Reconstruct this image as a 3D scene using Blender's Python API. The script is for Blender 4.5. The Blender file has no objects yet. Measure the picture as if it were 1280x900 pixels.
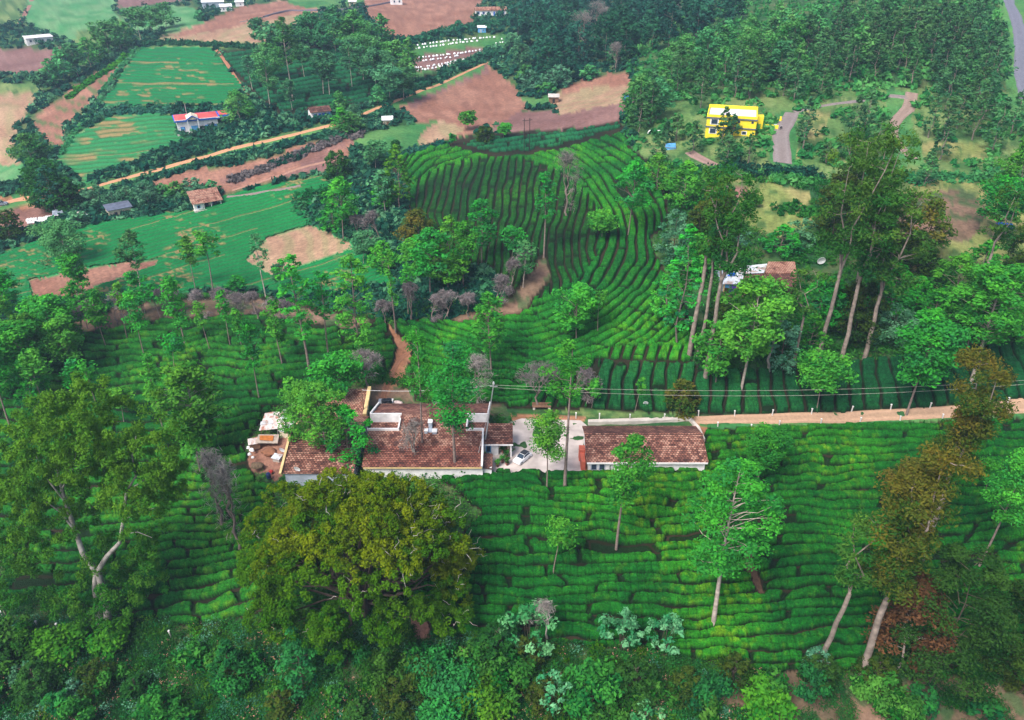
import bpy, math, random
import numpy as np
PI = math.pi
C = bpy.context.scene.collection
rng = np.random.default_rng(7)
random.seed(7)
# ---------------------------------------------------------------- camera model
F = 1000.0; CH = 93.0; PITCH = math.radians(30)
FW = np.array([0, math.cos(PITCH), -math.sin(PITCH)])
UP = np.array([0, math.sin(PITCH), math.cos(PITCH)])
CAM = np.array([0, 0, CH])
def ray(u, v):
    return np.array([(u-640)/F, 0, 0]) + FW - (v-450)/F*UP
def at_depth(u, v, D): return CAM + D*ray(u, v)
def at_z(u, v, z):                     # where the ray of a photo point meets height z
    r = ray(u, v); return CAM + r*(z-CH)/r[2]
def proj(x, y, z):
    d = y*FW[1] + (z-CH)*FW[2]
    d = np.maximum(d, 1e-3)
    return 640 + F*x/d, 450 - F*(y*UP[1] + (z-CH)*UP[2])/d, d
# ---------------------------------------------------------------- noise
def _h(ix, iy, s):
    n = (ix.astype(np.int64)*374761393 + iy.astype(np.int64)*668265263 + s*974634777) & 0x7fffffff
    n = ((n ^ (n >> 13))*1274126177) & 0x7fffffff
    n = n ^ (n >> 16)
    return (n & 0xffff)/65535.0
def vnoise(x, y, s=0):
    x = np.asarray(x, float); y = np.asarray(y, float)
    ix = np.floor(x); iy = np.floor(y); fx = x-ix; fy = y-iy
    fx = fx*fx*(3-2*fx); fy = fy*fy*(3-2*fy)
    a = _h(ix, iy, s); b = _h(ix+1, iy, s); c = _h(ix, iy+1, s); d = _h(ix+1, iy+1, s)
    return (a*(1-fx)+b*fx)*(1-fy) + (c*(1-fx)+d*fx)*fy
def fbm(x, y, s=0, o=4):
    r = 0; a = .5; t = 0
    for k in range(o):
        r = r + a*vnoise(x*2**k, y*2**k, s+k*17); t += a; a *= .5
    return r/t
def sst(a, b, x):
    t = np.clip((x-a)/(b-a), 0, 1); return t*t*(3-2*t)
# ---------------------------------------------------------------- terrain: heights through measured points
ctrl = [at_depth(*p) for p in [
 (0,900,124),(320,900,122),(640,900,120),(960,900,119),(1280,900,119),
 (0,760,141),(300,760,138),(640,760,132),(960,760,131),(1280,760,131),
 (0,600,165),(250,620,158),(1280,600,152),
 (50,480,186),(300,480,174),
 (50,400,206),(200,375,214),(350,365,217),(450,350,212),(500,420,186),
 (600,330,203),(620,240,236),(720,190,268),(750,350,192),(840,300,206),(850,420,175),(1000,440,171),(1280,430,172),
 (940,360,186),(1120,330,193),(1280,330,195),(915,180,246),(1100,200,240),(1280,200,245),(1000,100,300),(1200,90,300),
 (1000,30,345),(1270,10,350),(820,120,300),(800,60,400),(740,130,330),(760,10,520),(650,70,415),(560,130,340),
 (150,300,252),(350,300,250),(0,300,258),(253,165,312),(100,170,322),(420,165,300),(400,60,392),(220,90,375),(500,20,480),
 (70,60,500),(200,20,560),(20,5,700),(380,2,600),(0,200,335)]]
for u, v in [(640,590),(460,600),(350,600),(640,525),(760,525),(870,525),(1050,520),(1280,512),(560,505),(480,505),(730,585),(860,580),(330,560)]:
    ctrl.append(at_z(u, v, 0.0))
ctrl += [np.array(p, float) for p in [(-700,1100,25),(700,900,75),(0,1500,60),(-1200,2200,110),(1200,2200,120),(0,2400,120),
        (-250,60,-20),(250,60,-16),(0,30,-26),(-220,20,-28),(220,20,-26),(400,250,50),(-420,250,10),(500,500,70),(-600,600,20)]]
ctrl = np.array(ctrl)
def _tk(r2): return np.where(r2 > 0, r2*np.log(r2+1e-12), 0)
_n = len(ctrl); _S = 100.0
_P = ctrl[:, :2]/_S
_K = _tk(((_P[:, None]-_P[None])**2).sum(-1)) + np.eye(_n)*0.02
_A = np.zeros((_n+3, _n+3)); _A[:_n, :_n] = _K; _A[:_n, _n] = 1; _A[:_n, _n+1:] = _P; _A[_n, :_n] = 1; _A[_n+1:, :_n] = _P.T
_w = np.linalg.solve(_A, np.r_[ctrl[:, 2], 0, 0, 0])
def terr(x, y):
    x = np.asarray(x, float); y = np.asarray(y, float); sh = x.shape
    X = x.ravel()/_S; Y = y.ravel()/_S; out = np.empty(X.size)
    for i in range(0, X.size, 60000):
        a = X[i:i+60000]; b = Y[i:i+60000]
        r2 = (a[:, None]-_P[:, 0])**2 + (b[:, None]-_P[:, 1])**2
        out[i:i+60000] = _tk(r2) @ _w[:_n] + _w[_n] + _w[_n+1]*a + _w[_n+2]*b
    z = out.reshape(sh)
    flat = np.exp(-(((x+4)/44)**8 + ((y-127)/16)**8))           # level yard round the farm
    z = z*(1-flat) + 0*flat
    rough = (1-flat)*np.clip((np.hypot(x, y)-100)/200, .15, 1)
    return z + rough*((fbm(x/28, y/28, 3, 3)-.5)*3.0)
# a fast lookup: regular grid of heights, bilinear
GX0, GX1, GY0, GY1, GS = -1300, 1300, 0, 2400, 2.0
_gx = np.arange(GX0, GX1+GS, GS); _gy = np.arange(GY0, GY1+GS, GS)
# coarse evaluation far away is fine: evaluate on 8 m grid beyond 520 m
def _build():
    XX, YY = np.meshgrid(_gx[::4], _gy[::4]); Z4 = terr(XX, YY)
    Z = np.kron(Z4, np.ones((1, 1)))
    from numpy import interp
    Zr = np.array([interp(_gx, _gx[::4], row) for row in Z])
    Zf = np.array([interp(_gy, _gy[::4], Zr[:, j]) for j in range(Zr.shape[1])]).T
    i0 = int((-450-GX0)/GS); i1 = int((450-GX0)/GS); j1 = int(560/GS)
    XX, YY = np.meshgrid(_gx[i0:i1], _gy[:j1])
    Zf[:j1, i0:i1] = terr(XX, YY)
    return Zf
GZ = _build()
def gz(x, y):
    fx = (np.asarray(x, float)-GX0)/GS; fy = (np.asarray(y, float)-GY0)/GS
    fx = np.clip(fx, 0, GZ.shape[1]-1.001); fy = np.clip(fy, 0, GZ.shape[0]-1.001)
    ix = fx.astype(int); iy = fy.astype(int); fx = fx-ix; fy = fy-iy
    return (GZ[iy, ix]*(1-fx)+GZ[iy, ix+1]*fx)*(1-fy) + (GZ[iy+1, ix]*(1-fx)+GZ[iy+1, ix+1]*fx)*fy
def hit(u, v):
    """world point of the ground seen at a photo point (first hit)"""
    r = ray(u, v); D = np.concatenate([np.arange(60, 600, .5), np.arange(600, 2000, 4)])
    p = CAM + D[:, None]*r; s = p[:, 2]-gz(p[:, 0], p[:, 1])
    k = np.argmax(s < 0)
    if s[k] >= 0: k = len(D)-1
    a = s[k-1]/(s[k-1]-s[k]+1e-9); q = p[k-1]*(1-a)+p[k]*a
    return np.array([q[0], q[1], float(gz(q[0], q[1]))]), D[k-1]*(1-a)+D[k]*a
def hits(us, vs):
    us = np.asarray(us, float); vs = np.asarray(vs, float)
    D = np.concatenate([np.arange(60, 600, 1.0), np.arange(600, 2000, 8)])
    o = np.zeros((len(us), 3)); DD = np.zeros(len(us))
    for i in range(0, len(us), 1500):
        r = np.stack([(us[i:i+1500]-640)/F, FW[1]-(vs[i:i+1500]-450)/F*UP[1], FW[2]-(vs[i:i+1500]-450)/F*UP[2]], -1)
        p = CAM + D[None, :, None]*r[:, None]
        s = p[..., 2]-gz(p[..., 0], p[..., 1])
        k = np.clip(np.argmax(s < 0, 1), 1, None); n = np.arange(len(r))
        a = s[n, k-1]/(s[n, k-1]-s[n, k]+1e-9); q = p[n, k-1]*(1-a[:, None])+p[n, k]*a[:, None]
        q[:, 2] = gz(q[:, 0], q[:, 1]); o[i:i+1500] = q; DD[i:i+1500] = D[k]
    return o, DD
# ---------------------------------------------------------------- object helpers
def tag(o, label=None, cat=None, group=None, kind=None):
    if label: o['label'] = label
    if cat: o['category'] = cat
    if group: o['group'] = group
    if kind: o['kind'] = kind
    return o
def empty(name, loc, rz=0):
    o = bpy.data.objects.new(name, None); C.objects.link(o); o.location = loc; o.rotation_euler = (0, 0, rz)
    o.empty_display_size = .5
    return o
def mesh_np(name, V, Q, mats, col=None, smooth=False, midx=None, T=None):
    """V (n,3), Q (m,4) quads and/or T (k,3) tris, col (n,3) point colours"""
    me = bpy.data.meshes.new(name)
    V = np.ascontiguousarray(V, dtype=np.float32)
    nq = 0 if Q is None else len(Q); nt = 0 if T is None else len(T)
    me.vertices.add(len(V)); me.vertices.foreach_set('co', V.ravel())
    loops = []; starts = []
    if nq: loops.append(np.asarray(Q, np.int32).ravel()); starts.append(np.arange(nq)*4)
    if nt: loops.append(np.asarray(T, np.int32).ravel()); starts.append(nq*4+np.arange(nt)*3)
    L = np.concatenate(loops); S = np.concatenate(starts).astype(np.int32)
    me.loops.add(len(L)); me.loops.foreach_set('vertex_index', L)
    me.polygons.add(nq+nt); me.polygons.foreach_set('loop_start', S)
    if smooth: me.polygons.foreach_set('use_smooth', np.ones(nq+nt, bool))
    if midx is not None: me.polygons.foreach_set('material_index', np.asarray(midx, np.int32))
    if col is not None:
        a = me.attributes.new('Col', 'FLOAT_COLOR', 'POINT')
        c = np.ones((len(V), 4), np.float32); c[:, :3] = col; a.data.foreach_set('color', c.ravel())
    for m in (mats if isinstance(mats, (list, tuple)) else [mats]): me.materials.append(m)
    me.update(calc_edges=True); me.validate()
    return me
def link(name, me, parent=None, loc=None):
    o = bpy.data.objects.new(name, me); C.objects.link(o)
    if parent is not None: o.parent = parent
    if loc is not None: o.location = loc
    return o
class MB:
    """collects simple solids and links them as one mesh object"""
    def __init__(s): s.v = []; s.f = []
    def poly(s, pts, faces):
        n = len(s.v); s.v += [tuple(map(float, p)) for p in pts]; s.f += [tuple(i+n for i in f) for f in faces]; return s
    def box(s, x0, x1, y0, y1, z0, z1):
        return s.poly([(x0,y0,z0),(x1,y0,z0),(x1,y1,z0),(x0,y1,z0),(x0,y0,z1),(x1,y0,z1),(x1,y1,z1),(x0,y1,z1)],
                      [(0,3,2,1),(4,5,6,7),(0,1,5,4),(1,2,6,5),(2,3,7,6),(3,0,4,7)])
    def prism(s, pts, z0, z1):          # plan outline (ccw), extruded
        n = len(pts)
        return s.poly([(p[0],p[1],z0) for p in pts]+[(p[0],p[1],z1) for p in pts],
                      [tuple(range(n))[::-1], tuple(range(n, 2*n))]+[(i,(i+1)%n,n+(i+1)%n,n+i) for i in range(n)])
    def slab(s, a, b, c, d, t=.14):     # four corners, thickened downwards
        P = [np.array(p, float) for p in (a, b, c, d)]
        return s.poly(P+[p-np.array([0,0,t]) for p in P], [(0,1,2,3),(7,6,5,4),(0,4,5,1),(1,5,6,2),(2,6,7,3),(3,7,4,0)])
    def bar(s, a, b, w, h=None):        # square bar between points
        a = np.array(a, float); b = np.array(b, float); d = b-a; L = np.linalg.norm(d); d /= L
        h = h or w; up = np.array([0,0,1.]) if abs(d[2]) < .9 else np.array([0,1.,0])
        x = np.cross(d, up); x /= np.linalg.norm(x); y = np.cross(x, d)
        q = [a+x*i*w/2+y*j*h/2 for i, j in ((-1,-1),(1,-1),(1,1),(-1,1))]+[b+x*i*w/2+y*j*h/2 for i, j in ((-1,-1),(1,-1),(1,1),(-1,1))]
        return s.poly(q, [(0,3,2,1),(4,5,6,7),(0,1,5,4),(1,2,6,5),(2,3,7,6),(3,0,4,7)])
    def tube(s, pts, rad, n=6, cap=True):
        pts = [np.array(p, float) for p in pts]; m = len(pts); base = len(s.v)
        rad = rad if hasattr(rad, '__len__') else [rad]*m
        for i, p in enumerate(pts):
            d = pts[min(i+1, m-1)]-pts[max(i-1, 0)]; d /= (np.linalg.norm(d)+1e-9)
            up = np.array([1.,0,0]) if abs(d[0]) < .8 else np.array([0,1.,0])
            x = np.cross(d, up); x /= np.linalg.norm(x); y = np.cross(d, x)
            for k in range(n):
                a = 2*PI*k/n; s.v.append(tuple(p+rad[i]*(math.cos(a)*x+math.sin(a)*y)))
        for i in range(m-1):
            for k in range(n):
                a = base+i*n+k; b = base+i*n+(k+1)%n; s.f.append((a, b, b+n, a+n))
        if cap:
            s.f.append(tuple(base+k for k in range(n))[::-1]); s.f.append(tuple(base+(m-1)*n+k for k in range(n)))
        return s
    def build(s, name, mat, parent=None, bevel=0, smooth=False):
        me = bpy.data.meshes.new(name); me.from_pydata(s.v, [], s.f); me.materials.append(mat)
        me.update()
        if smooth: me.polygons.foreach_set('use_smooth', [True]*len(me.polygons))
        o = bpy.data.objects.new(name, me); C.objects.link(o)
        if parent is not None: o.parent = parent
        if bevel:
            b = o.modifiers.new('bevel', 'BEVEL'); b.width = bevel; b.segments = 1
        return o
# ---------------------------------------------------------------- materials
def newmat(name):
    m = bpy.data.materials.new(name); m.use_nodes = True; nt = m.node_tree
    for n in list(nt.nodes): nt.nodes.remove(n)
    return m, nt, nt.nodes.new, nt.links.new
def mk_plain(name, col, rough=.8, var=.25, scale=1.5, metal=0, dirt=None, bump=0.0):
    m, nt, N, L = newmat(name)
    out = N('ShaderNodeOutputMaterial'); p = N('ShaderNodeBsdfPrincipled'); L(p.outputs[0], out.inputs[0])
    tc = N('ShaderNodeTexCoord'); nz = N('ShaderNodeTexNoise'); nz.inputs['Scale'].default_value = scale; nz.inputs['Detail'].default_value = 6
    L(tc.outputs['Object'], nz.inputs['Vector'])
    mr = N('ShaderNodeValToRGB'); mr.color_ramp.elements[0].position = .3; mr.color_ramp.elements[1].position = .7
    d = dirt or [c*(1-var) for c in col]
    mr.color_ramp.elements[0].color = (*d, 1); mr.color_ramp.elements[1].color = (*[min(1, c*(1+var*.4)) for c in col], 1)
    L(nz.outputs['Fac'], mr.inputs[0]); L(mr.outputs[0], p.inputs['Base Color'])
    p.inputs['Roughness'].default_value = rough; p.inputs['Metallic'].default_value = metal
    p.inputs['Specular IOR Level'].default_value = .3
    if bump:
        b = N('ShaderNodeBump'); b.inputs['Distance'].default_value = bump; L(nz.outputs['Fac'], b.inputs['Height']); L(b.outputs[0], p.inputs['Normal'])
    return m
def mk_ground(name, bump=.25, fine=1.2, amp=.45, spec=.1):
    m, nt, N, L = newmat(name)
    out = N('ShaderNodeOutputMaterial'); p = N('ShaderNodeBsdfPrincipled'); L(p.outputs[0], out.inputs[0])
    at = N('ShaderNodeAttribute'); at.attribute_name = 'Col'
    g = N('ShaderNodeNewGeometry')
    n1 = N('ShaderNodeTexNoise'); n1.inputs['Scale'].default_value = fine; n1.inputs['Detail'].default_value = 8; n1.inputs['Roughness'].default_value = .7
    L(g.outputs['Position'], n1.inputs['Vector'])
    mr = N('ShaderNodeMapRange'); mr.inputs['From Min'].default_value = .3; mr.inputs['From Max'].default_value = .7
    mr.inputs['To Min'].default_value = 1-amp; mr.inputs['To Max'].default_value = 1+amp
    L(n1.outputs['Fac'], mr.inputs['Value'])
    mx = N('ShaderNodeVectorMath'); mx.operation = 'SCALE'; L(at.outputs['Color'], mx.inputs[0]); L(mr.outputs[0], mx.inputs['Scale'])
    L(mx.outputs[0], p.inputs['Base Color']); p.inputs['Roughness'].default_value = .9; p.inputs['Specular IOR Level'].default_value = spec
    b = N('ShaderNodeBump'); b.inputs['Distance'].default_value = bump; b.inputs['Strength'].default_value = .8
    L(n1.outputs['Fac'], b.inputs['Height']); L(b.outputs[0], p.inputs['Normal'])
    return m
def mk_leaf(name, dark, light, rand=.25, hue=.04):
    """leaf colour: clump tone (attribute) picks between two greens, each tree shifts a little"""
    m, nt, N, L = newmat(name)
    out = N('ShaderNodeOutputMaterial'); at = N('ShaderNodeAttribute'); at.attribute_name = 'Col'
    sp = N('ShaderNodeSeparateColor'); L(at.outputs['Color'], sp.inputs[0])
    oi = N('ShaderNodeObjectInfo')
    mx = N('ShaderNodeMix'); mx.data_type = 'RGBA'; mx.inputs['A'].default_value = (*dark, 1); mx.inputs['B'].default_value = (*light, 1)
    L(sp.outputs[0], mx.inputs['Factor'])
    hs = N('ShaderNodeHueSaturation'); L(mx.outputs['Result'], hs.inputs['Color'])
    r1 = N('ShaderNodeMapRange'); r1.inputs['To Min'].default_value = .5-hue; r1.inputs['To Max'].default_value = .5+hue; L(oi.outputs['Random'], r1.inputs['Value'])
    ml = N('ShaderNodeMath'); ml.operation = 'MULTIPLY'; ml.inputs[1].default_value = 7.31; L(oi.outputs['Random'], ml.inputs[0])
    fr = N('ShaderNodeMath'); fr.operation = 'FRACT'; L(ml.outputs[0], fr.inputs[0])
    r2 = N('ShaderNodeMapRange'); r2.inputs['To Min'].default_value = 1-rand; r2.inputs['To Max'].default_value = 1+rand; L(fr.outputs[0], r2.inputs['Value'])
    L(r1.outputs[0], hs.inputs['Hue']); L(r2.outputs[0], hs.inputs['Value'])
    d = N('ShaderNodeBsdfDiffuse'); t = N('ShaderNodeBsdfTranslucent'); L(hs.outputs[0], d.inputs['Color']); L(hs.outputs[0], t.inputs['Color'])
    ms = N('ShaderNodeMixShader'); ms.inputs[0].default_value = .3; L(d.outputs[0], ms.inputs[1]); L(t.outputs[0], ms.inputs[2]); L(ms.outputs[0], out.inputs[0])
    return m
def mk_tiles(name, cols, rough=.85, bw=.55, rh=.42, rot=0.0):
    m, nt, N, L = newmat(name)
    out = N('ShaderNodeOutputMaterial'); p = N('ShaderNodeBsdfPrincipled'); L(p.outputs[0], out.inputs[0])
    tc = N('ShaderNodeTexCoord'); mp = N('ShaderNodeMapping'); mp.inputs['Rotation'].default_value = (0, 0, rot); L(tc.outputs['Object'], mp.inputs[0])
    br = N('ShaderNodeTexBrick'); L(mp.outputs[0], br.inputs['Vector']); br.inputs['Scale'].default_value = 1
    br.inputs['Brick Width'].default_value = bw; br.inputs['Row Height'].default_value = rh; br.inputs['Mortar Size'].default_value = .045
    br.inputs['Color1'].default_value = (0, 0, 0, 1); br.inputs['Color2'].default_value = (1, 1, 1, 1); br.inputs['Mortar'].default_value = (0, 0, 0, 1)
    br.inputs['Bias'].default_value = 0
    nz = N('ShaderNodeTexNoise'); nz.inputs['Scale'].default_value = .45; nz.inputs['Detail'].default_value = 7; L(tc.outputs['Object'], nz.inputs['Vector'])
    ad = N('ShaderNodeMath'); ad.operation = 'MULTIPLY_ADD'; ad.inputs[1].default_value = .42
    sp = N('ShaderNodeSeparateColor'); L(br.outputs['Color'], sp.inputs[0]); L(sp.outputs[0], ad.inputs[0])
    m2 = N('ShaderNodeMath'); m2.operation = 'MULTIPLY_ADD'; m2.inputs[1].default_value = 1.5; m2.inputs[2].default_value = -.45; L(nz.outputs['Fac'], m2.inputs[0])
    L(m2.outputs[0], ad.inputs[2])
    cr = N('ShaderNodeValToRGB'); e = cr.color_ramp.elements; e[0].position = 0; e[0].color = (*cols[0], 1); e[1].position = 1; e[1].color = (*cols[-1], 1)
    for i, c in enumerate(cols[1:-1]):
        q = e.new((i+1)/(len(cols)-1)); q.color = (*c, 1)
    L(ad.outputs[0], cr.inputs[0]); 
    mm = N('ShaderNodeMix'); mm.data_type = 'RGBA'; L(br.outputs['Fac'], mm.inputs['Factor']); L(cr.outputs[0], mm.inputs['A']); mm.inputs['B'].default_value = (.03, .018, .014, 1)
    L(mm.outputs['Result'], p.inputs['Base Color']); p.inputs['Roughness'].default_value = rough; p.inputs['Specular IOR Level'].default_value = .2
    b = N('ShaderNodeBump'); b.inputs['Distance'].default_value = .06; b.invert = True; L(br.outputs['Fac'], b.inputs['Height']); L(b.outputs[0], p.inputs['Normal'])
    return m
def mk_sheet(name, col, rust, axis=0, scale=9):
    """corrugated sheet: ridges as bump, rust where noise says"""
    m, nt, N, L = newmat(name)
    out = N('ShaderNodeOutputMaterial'); p = N('ShaderNodeBsdfPrincipled'); L(p.outputs[0], out.inputs[0])
    tc = N('ShaderNodeTexCoord'); nz = N('ShaderNodeTexNoise'); nz.inputs['Scale'].default_value = .7; nz.inputs['Detail'].default_value = 6; L(tc.outputs['Object'], nz.inputs['Vector'])
    cr = N('ShaderNodeValToRGB'); e = cr.color_ramp.elements; e[0].position = .48; e[0].color = (*col, 1); e[1].position = .62; e[1].color = (*rust, 1)
    L(nz.outputs['Fac'], cr.inputs[0]); L(cr.outputs[0], p.inputs['Base Color']); p.inputs['Roughness'].default_value = .55; p.inputs['Specular IOR Level'].default_value = .4
    w = N('ShaderNodeTexWave'); w.inputs['Scale'].default_value = scale/6.28; w.bands_direction = 'X' if axis == 0 else 'Y'; L(tc.outputs['Object'], w.inputs['Vector'])
    b = N('ShaderNodeBump'); b.inputs['Distance'].default_value = .05; L(w.outputs['Fac'], b.inputs['Height']); L(b.outputs[0], p.inputs['Normal'])
    return m
HAZE=.00024; EXPO=1.0
# ================================================================ GROUND REGIONS (outlines drawn on the photo, laid on the terrain)
OU, OV = 500, 250                    # raster origin
RW, RH = 2300, 1500
RID = np.zeros((RH, RW), np.uint8)
def fill(rid, pts):
    P = np.array(pts, float)
    x0, y0 = np.floor(P.min(0)).astype(int)-1; x1, y1 = np.ceil(P.max(0)).astype(int)+1
    x0 = max(x0, -OU); y0 = max(y0, -OV); x1 = min(x1, RW-OU-1); y1 = min(y1, RH-OV-1)
    X, Y = np.meshgrid(np.arange(x0, x1)+.5, np.arange(y0, y1)+.5); ins = np.zeros(X.shape, bool)
    n = len(P)
    for i in range(n):
        a = P[i]; b = P[(i+1) % n]
        if a[1] == b[1]: continue
        c = ((a[1] > Y) != (b[1] > Y)) & (X < (b[0]-a[0])*(Y-a[1])/(b[1]-a[1])+a[0]); ins ^= c
    RID[y0+OV:y1+OV, x0+OU:x1+OU][ins] = rid
def rid_at(u, v, wob=1.6):
    du = (vnoise(u/7, v/7, 91)-.5)*wob*2 + (vnoise(u/21, v/16, 92)-.5)*wob*2; dv = (vnoise(u/7, v/7, 93)-.5)*wob*1.6
    i = np.clip(v+dv+OV, 0, RH-1).astype(int); j = np.clip(u+du+OU, 0, RW-1).astype(int)
    return RID[i, j]
# id: colour (linear), second colour, stripe kind
RC = {
 0: ((.020,.075,.026),(.05,.115,.035)),      # scrub
 1: ((.22,.105,.075),(.29,.15,.108)),        # reddish brown soil
 2: ((.16,.085,.080),(.21,.12,.11)),          # dark mauve soil
 3: ((.28,.17,.115),(.34,.23,.15)),           # tan soil / stubble
 4: ((.085,.165,.050),(.155,.21,.075)),           # light green grass
 5: ((.005,.19,.06),(.015,.25,.075)),        # emerald crops
 6: ((.05,.20,.07),(.12,.25,.11)),           # pale green crop
 7: ((.24,.22,.09),(.16,.20,.06)),           # dry yellow grass
 8: ((.08,.065,.04),(.19,.12,.085)),          # rubble, dry brush
 9: ((.035,.15,.045),(.085,.20,.06)),          # fresh green verge
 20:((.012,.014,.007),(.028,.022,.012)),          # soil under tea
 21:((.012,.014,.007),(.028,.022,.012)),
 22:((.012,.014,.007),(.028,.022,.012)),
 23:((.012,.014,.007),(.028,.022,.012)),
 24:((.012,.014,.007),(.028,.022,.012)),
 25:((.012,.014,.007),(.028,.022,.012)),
 30:((.27,.12,.065),(.33,.17,.10)),          # bare earth by the road
 31:((.36,.21,.14),(.42,.26,.18)),
 12:((.07,.042,.028),(.12,.07,.045)),
 10:((.16,.08,.065),(.24,.13,.11)),
}
# big light zones first
fill(4, [(830,130),(1000,110),(1260,110),(1280,200),(1280,230),(1000,225),(860,215),(800,195),(790,160)])
fill(4, [(800,165),(860,150),(872,172),(850,190),(810,190)])
fill(7, [(905,222),(960,228),(1010,240),(1020,285),(960,300),(925,275),(905,250)])
fill(7, [(1080,228),(1180,222),(1290,238),(1300,335),(1120,335),(1075,280)])
fill(8, [(1085,240),(1130,245),(1200,235),(1240,260),(1215,300),(1140,310),(1080,290)])
fill(7, [(950,205),(1025,180),(1040,140),(1010,135),(1000,200)])
fill(7, [(1150,175),(1235,182),(1240,200),(1160,200)])
fill(10,[(920,230),(945,240),(940,252),(918,246)])
# top left fields
fill(6, [(40,-60),(132,-60),(145,15),(165,38),(105,57),(72,45),(30,30)])
fill(4, [(100,40),(150,25),(165,38),(140,62),(90,60)])
fill(4, [(-60,-60),(38,-60),(28,28),(-60,34)])
fill(2, [(124,-60),(260,-60),(240,0),(190,6),(146,10)])
fill(6, [(150,12),(200,6),(245,10),(262,30),(225,42),(170,40)])
fill(2, [(-300,58),(40,60),(88,62),(78,74),(50,92),(-300,104)])
fill(3, [(-300,112),(48,104),(50,118),(20,160),(14,192),(30,206),(-300,225)])
fill(4, [(-300,112),(50,104),(50,114),(-300,135)])
fill(6, [(-300,215),(30,206),(30,228),(-300,240)])
fill(1, [(163,69),(148,76),(101,104),(81,118),(35,148),(50,168),(66,185),(80,180),(81,158),(107,141),(121,124),(158,84)])
fill(5, [(175,58),(262,58),(304,109),(282,133),(131,134),(128,128)])
fill(6, [(124,154),(141,144),(218,141),(222,168),(251,181),(188,200),(111,234),(67,200),(91,171)])
fill(3, [(188,52),(240,33),(320,6),(350,0),(400,10),(402,16),(360,40),(322,58),(252,57),(200,58)])
fill(1, [(300,8),(350,1),(385,9),(400,14),(350,22),(250,42),(215,45)])
fill(4, [(188,52),(250,52),(320,54),(322,60),(180,60)])
fill(9, [(345,-60),(470,-60),(454,4),(395,10),(362,6)])
fill(1, [(454,10),(470,-60),(640,-60),(602,0),(588,30),(517,48),(487,46),(464,25)])
fill(20,[(266,62),(322,62),(420,55),(520,90),(556,97),(490,128),(440,133),(350,143),(317,120)])
fill(9, [(517,58),(570,50),(632,42),(640,50),(602,68),(568,84),(514,96)])
fill(2, [(520,70),(600,58),(612,62),(568,80),(516,90)])
fill(1, [(608,80),(635,97),(650,121),(662,134),(615,158),(581,170),(545,173),(511,146),(491,132),(548,107)])
fill(2, [(500,128),(560,100),(610,78),(612,90),(560,112),(520,135)])
fill(3, [(702,111),(722,101),(786,87),(790,124),(736,138),(699,144),(682,124)])
fill(1, [(702,111),(722,101),(786,87),(788,105),(730,112),(700,120)])
fill(2, [(615,160),(649,139),(692,137),(699,144),(786,126),(784,142),(770,152),(702,162),(618,166)])
fill(9, [(650,124),(685,122),(690,134),(665,136)])
fill(1, [(189,228),(240,211),(300,206),(340,195),(390,174),(455,164),(462,176),(440,192),(418,212),(332,230),(279,243),(268,236),(195,238)])
fill(10,[(270,222),(330,210),(380,185),(455,165),(458,172),(410,195),(340,214),(290,232)])
fill(2, [(380,205),(430,190),(420,212),(345,226)])
fill(9, [(455,165),(545,150),(560,165),(520,190),(470,190),(440,180)])
fill(3, [(545,150),(585,160),(560,174),(530,188),(520,176)])
# emerald valley
fill(5, [(-300,330),(0,318),(60,298),(125,278),(250,262),(280,246),(335,231),(405,218),(420,240),(380,262),(400,285),(440,300),(470,330),(500,352),(440,362),(370,372),(300,362),(190,366),(100,372),(30,378),(-300,390)])
fill(3, [(308,326),(335,299),(360,290),(390,282),(442,305),(440,311),(400,325),(338,345)])
fill(1, [(37,351),(100,336),(199,324),(198,330),(128,356),(85,374),(40,374)])
fill(10,[(-60,262),(0,258),(65,250),(72,274),(36,285),(-60,290)])
fill(30,[(-60,250),(0,246),(66,244),(60,254),(0,264),(-60,268)])
# tea
fill(22,[(90,402),(190,368),(310,364),(370,378),(480,398),(512,428),(495,465),(440,478),(335,517),(306,556),(322,600),(345,604),(336,765),(250,785),(160,775),(60,745),(-300,760),(-300,420)])
fill(23,[(470,190),(520,186),(560,172),(640,165),(700,163),(775,150),(790,185),(832,215),(838,280),(812,300),(835,345),(862,395),(868,440),(862,470),(740,514),(655,512),(520,502),(500,420),(490,400),(560,398),(635,372),(610,335),(520,330),(505,230)])
fill(24,[(745,452),(868,455),(900,464),(1000,458),(1140,443),(1290,426),(1600,400),(1600,490),(1290,500),(1150,512),(1050,517),(960,519),(860,519),(738,516)])
fill(21,[(540,592),(610,588),(730,590),(800,585),(868,548),(890,532),(1000,532),(1150,527),(1290,519),(1650,505),(1650,900),(1290,842),(1200,846),(1130,838),(960,842),(820,818),(700,806),(540,795),(500,760),(560,690),(600,640)])
fill(20,[(560,178),(640,168),(700,163),(775,150),(785,160),(700,185),(620,195)])
# farm surroundings
fill(1, [(309,580),(313,560),(330,548),(366,546),(362,585),(345,602),(333,592),(318,590)])
fill(8, [(440,492),(500,470),(520,505),(630,506),(640,520),(470,510)])
fill(30,[(640,519),(735,520),(730,528),(640,528)])
fill(4, [(690,512),(860,517),(860,522),(740,522)])
fill(30,[(610,585),(730,588),(880,545),(890,530),(868,528),(860,545),(720,582),(610,560)])
fill(30,[(486,405),(506,425),(512,445),(505,470),(480,500),(470,500),(492,460),(496,435)])
fill(9, [(870,530),(1000,526),(1150,521),(1290,514),(1600,500),(1600,510),(1290,521),(1150,528),(890,536)])
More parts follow.
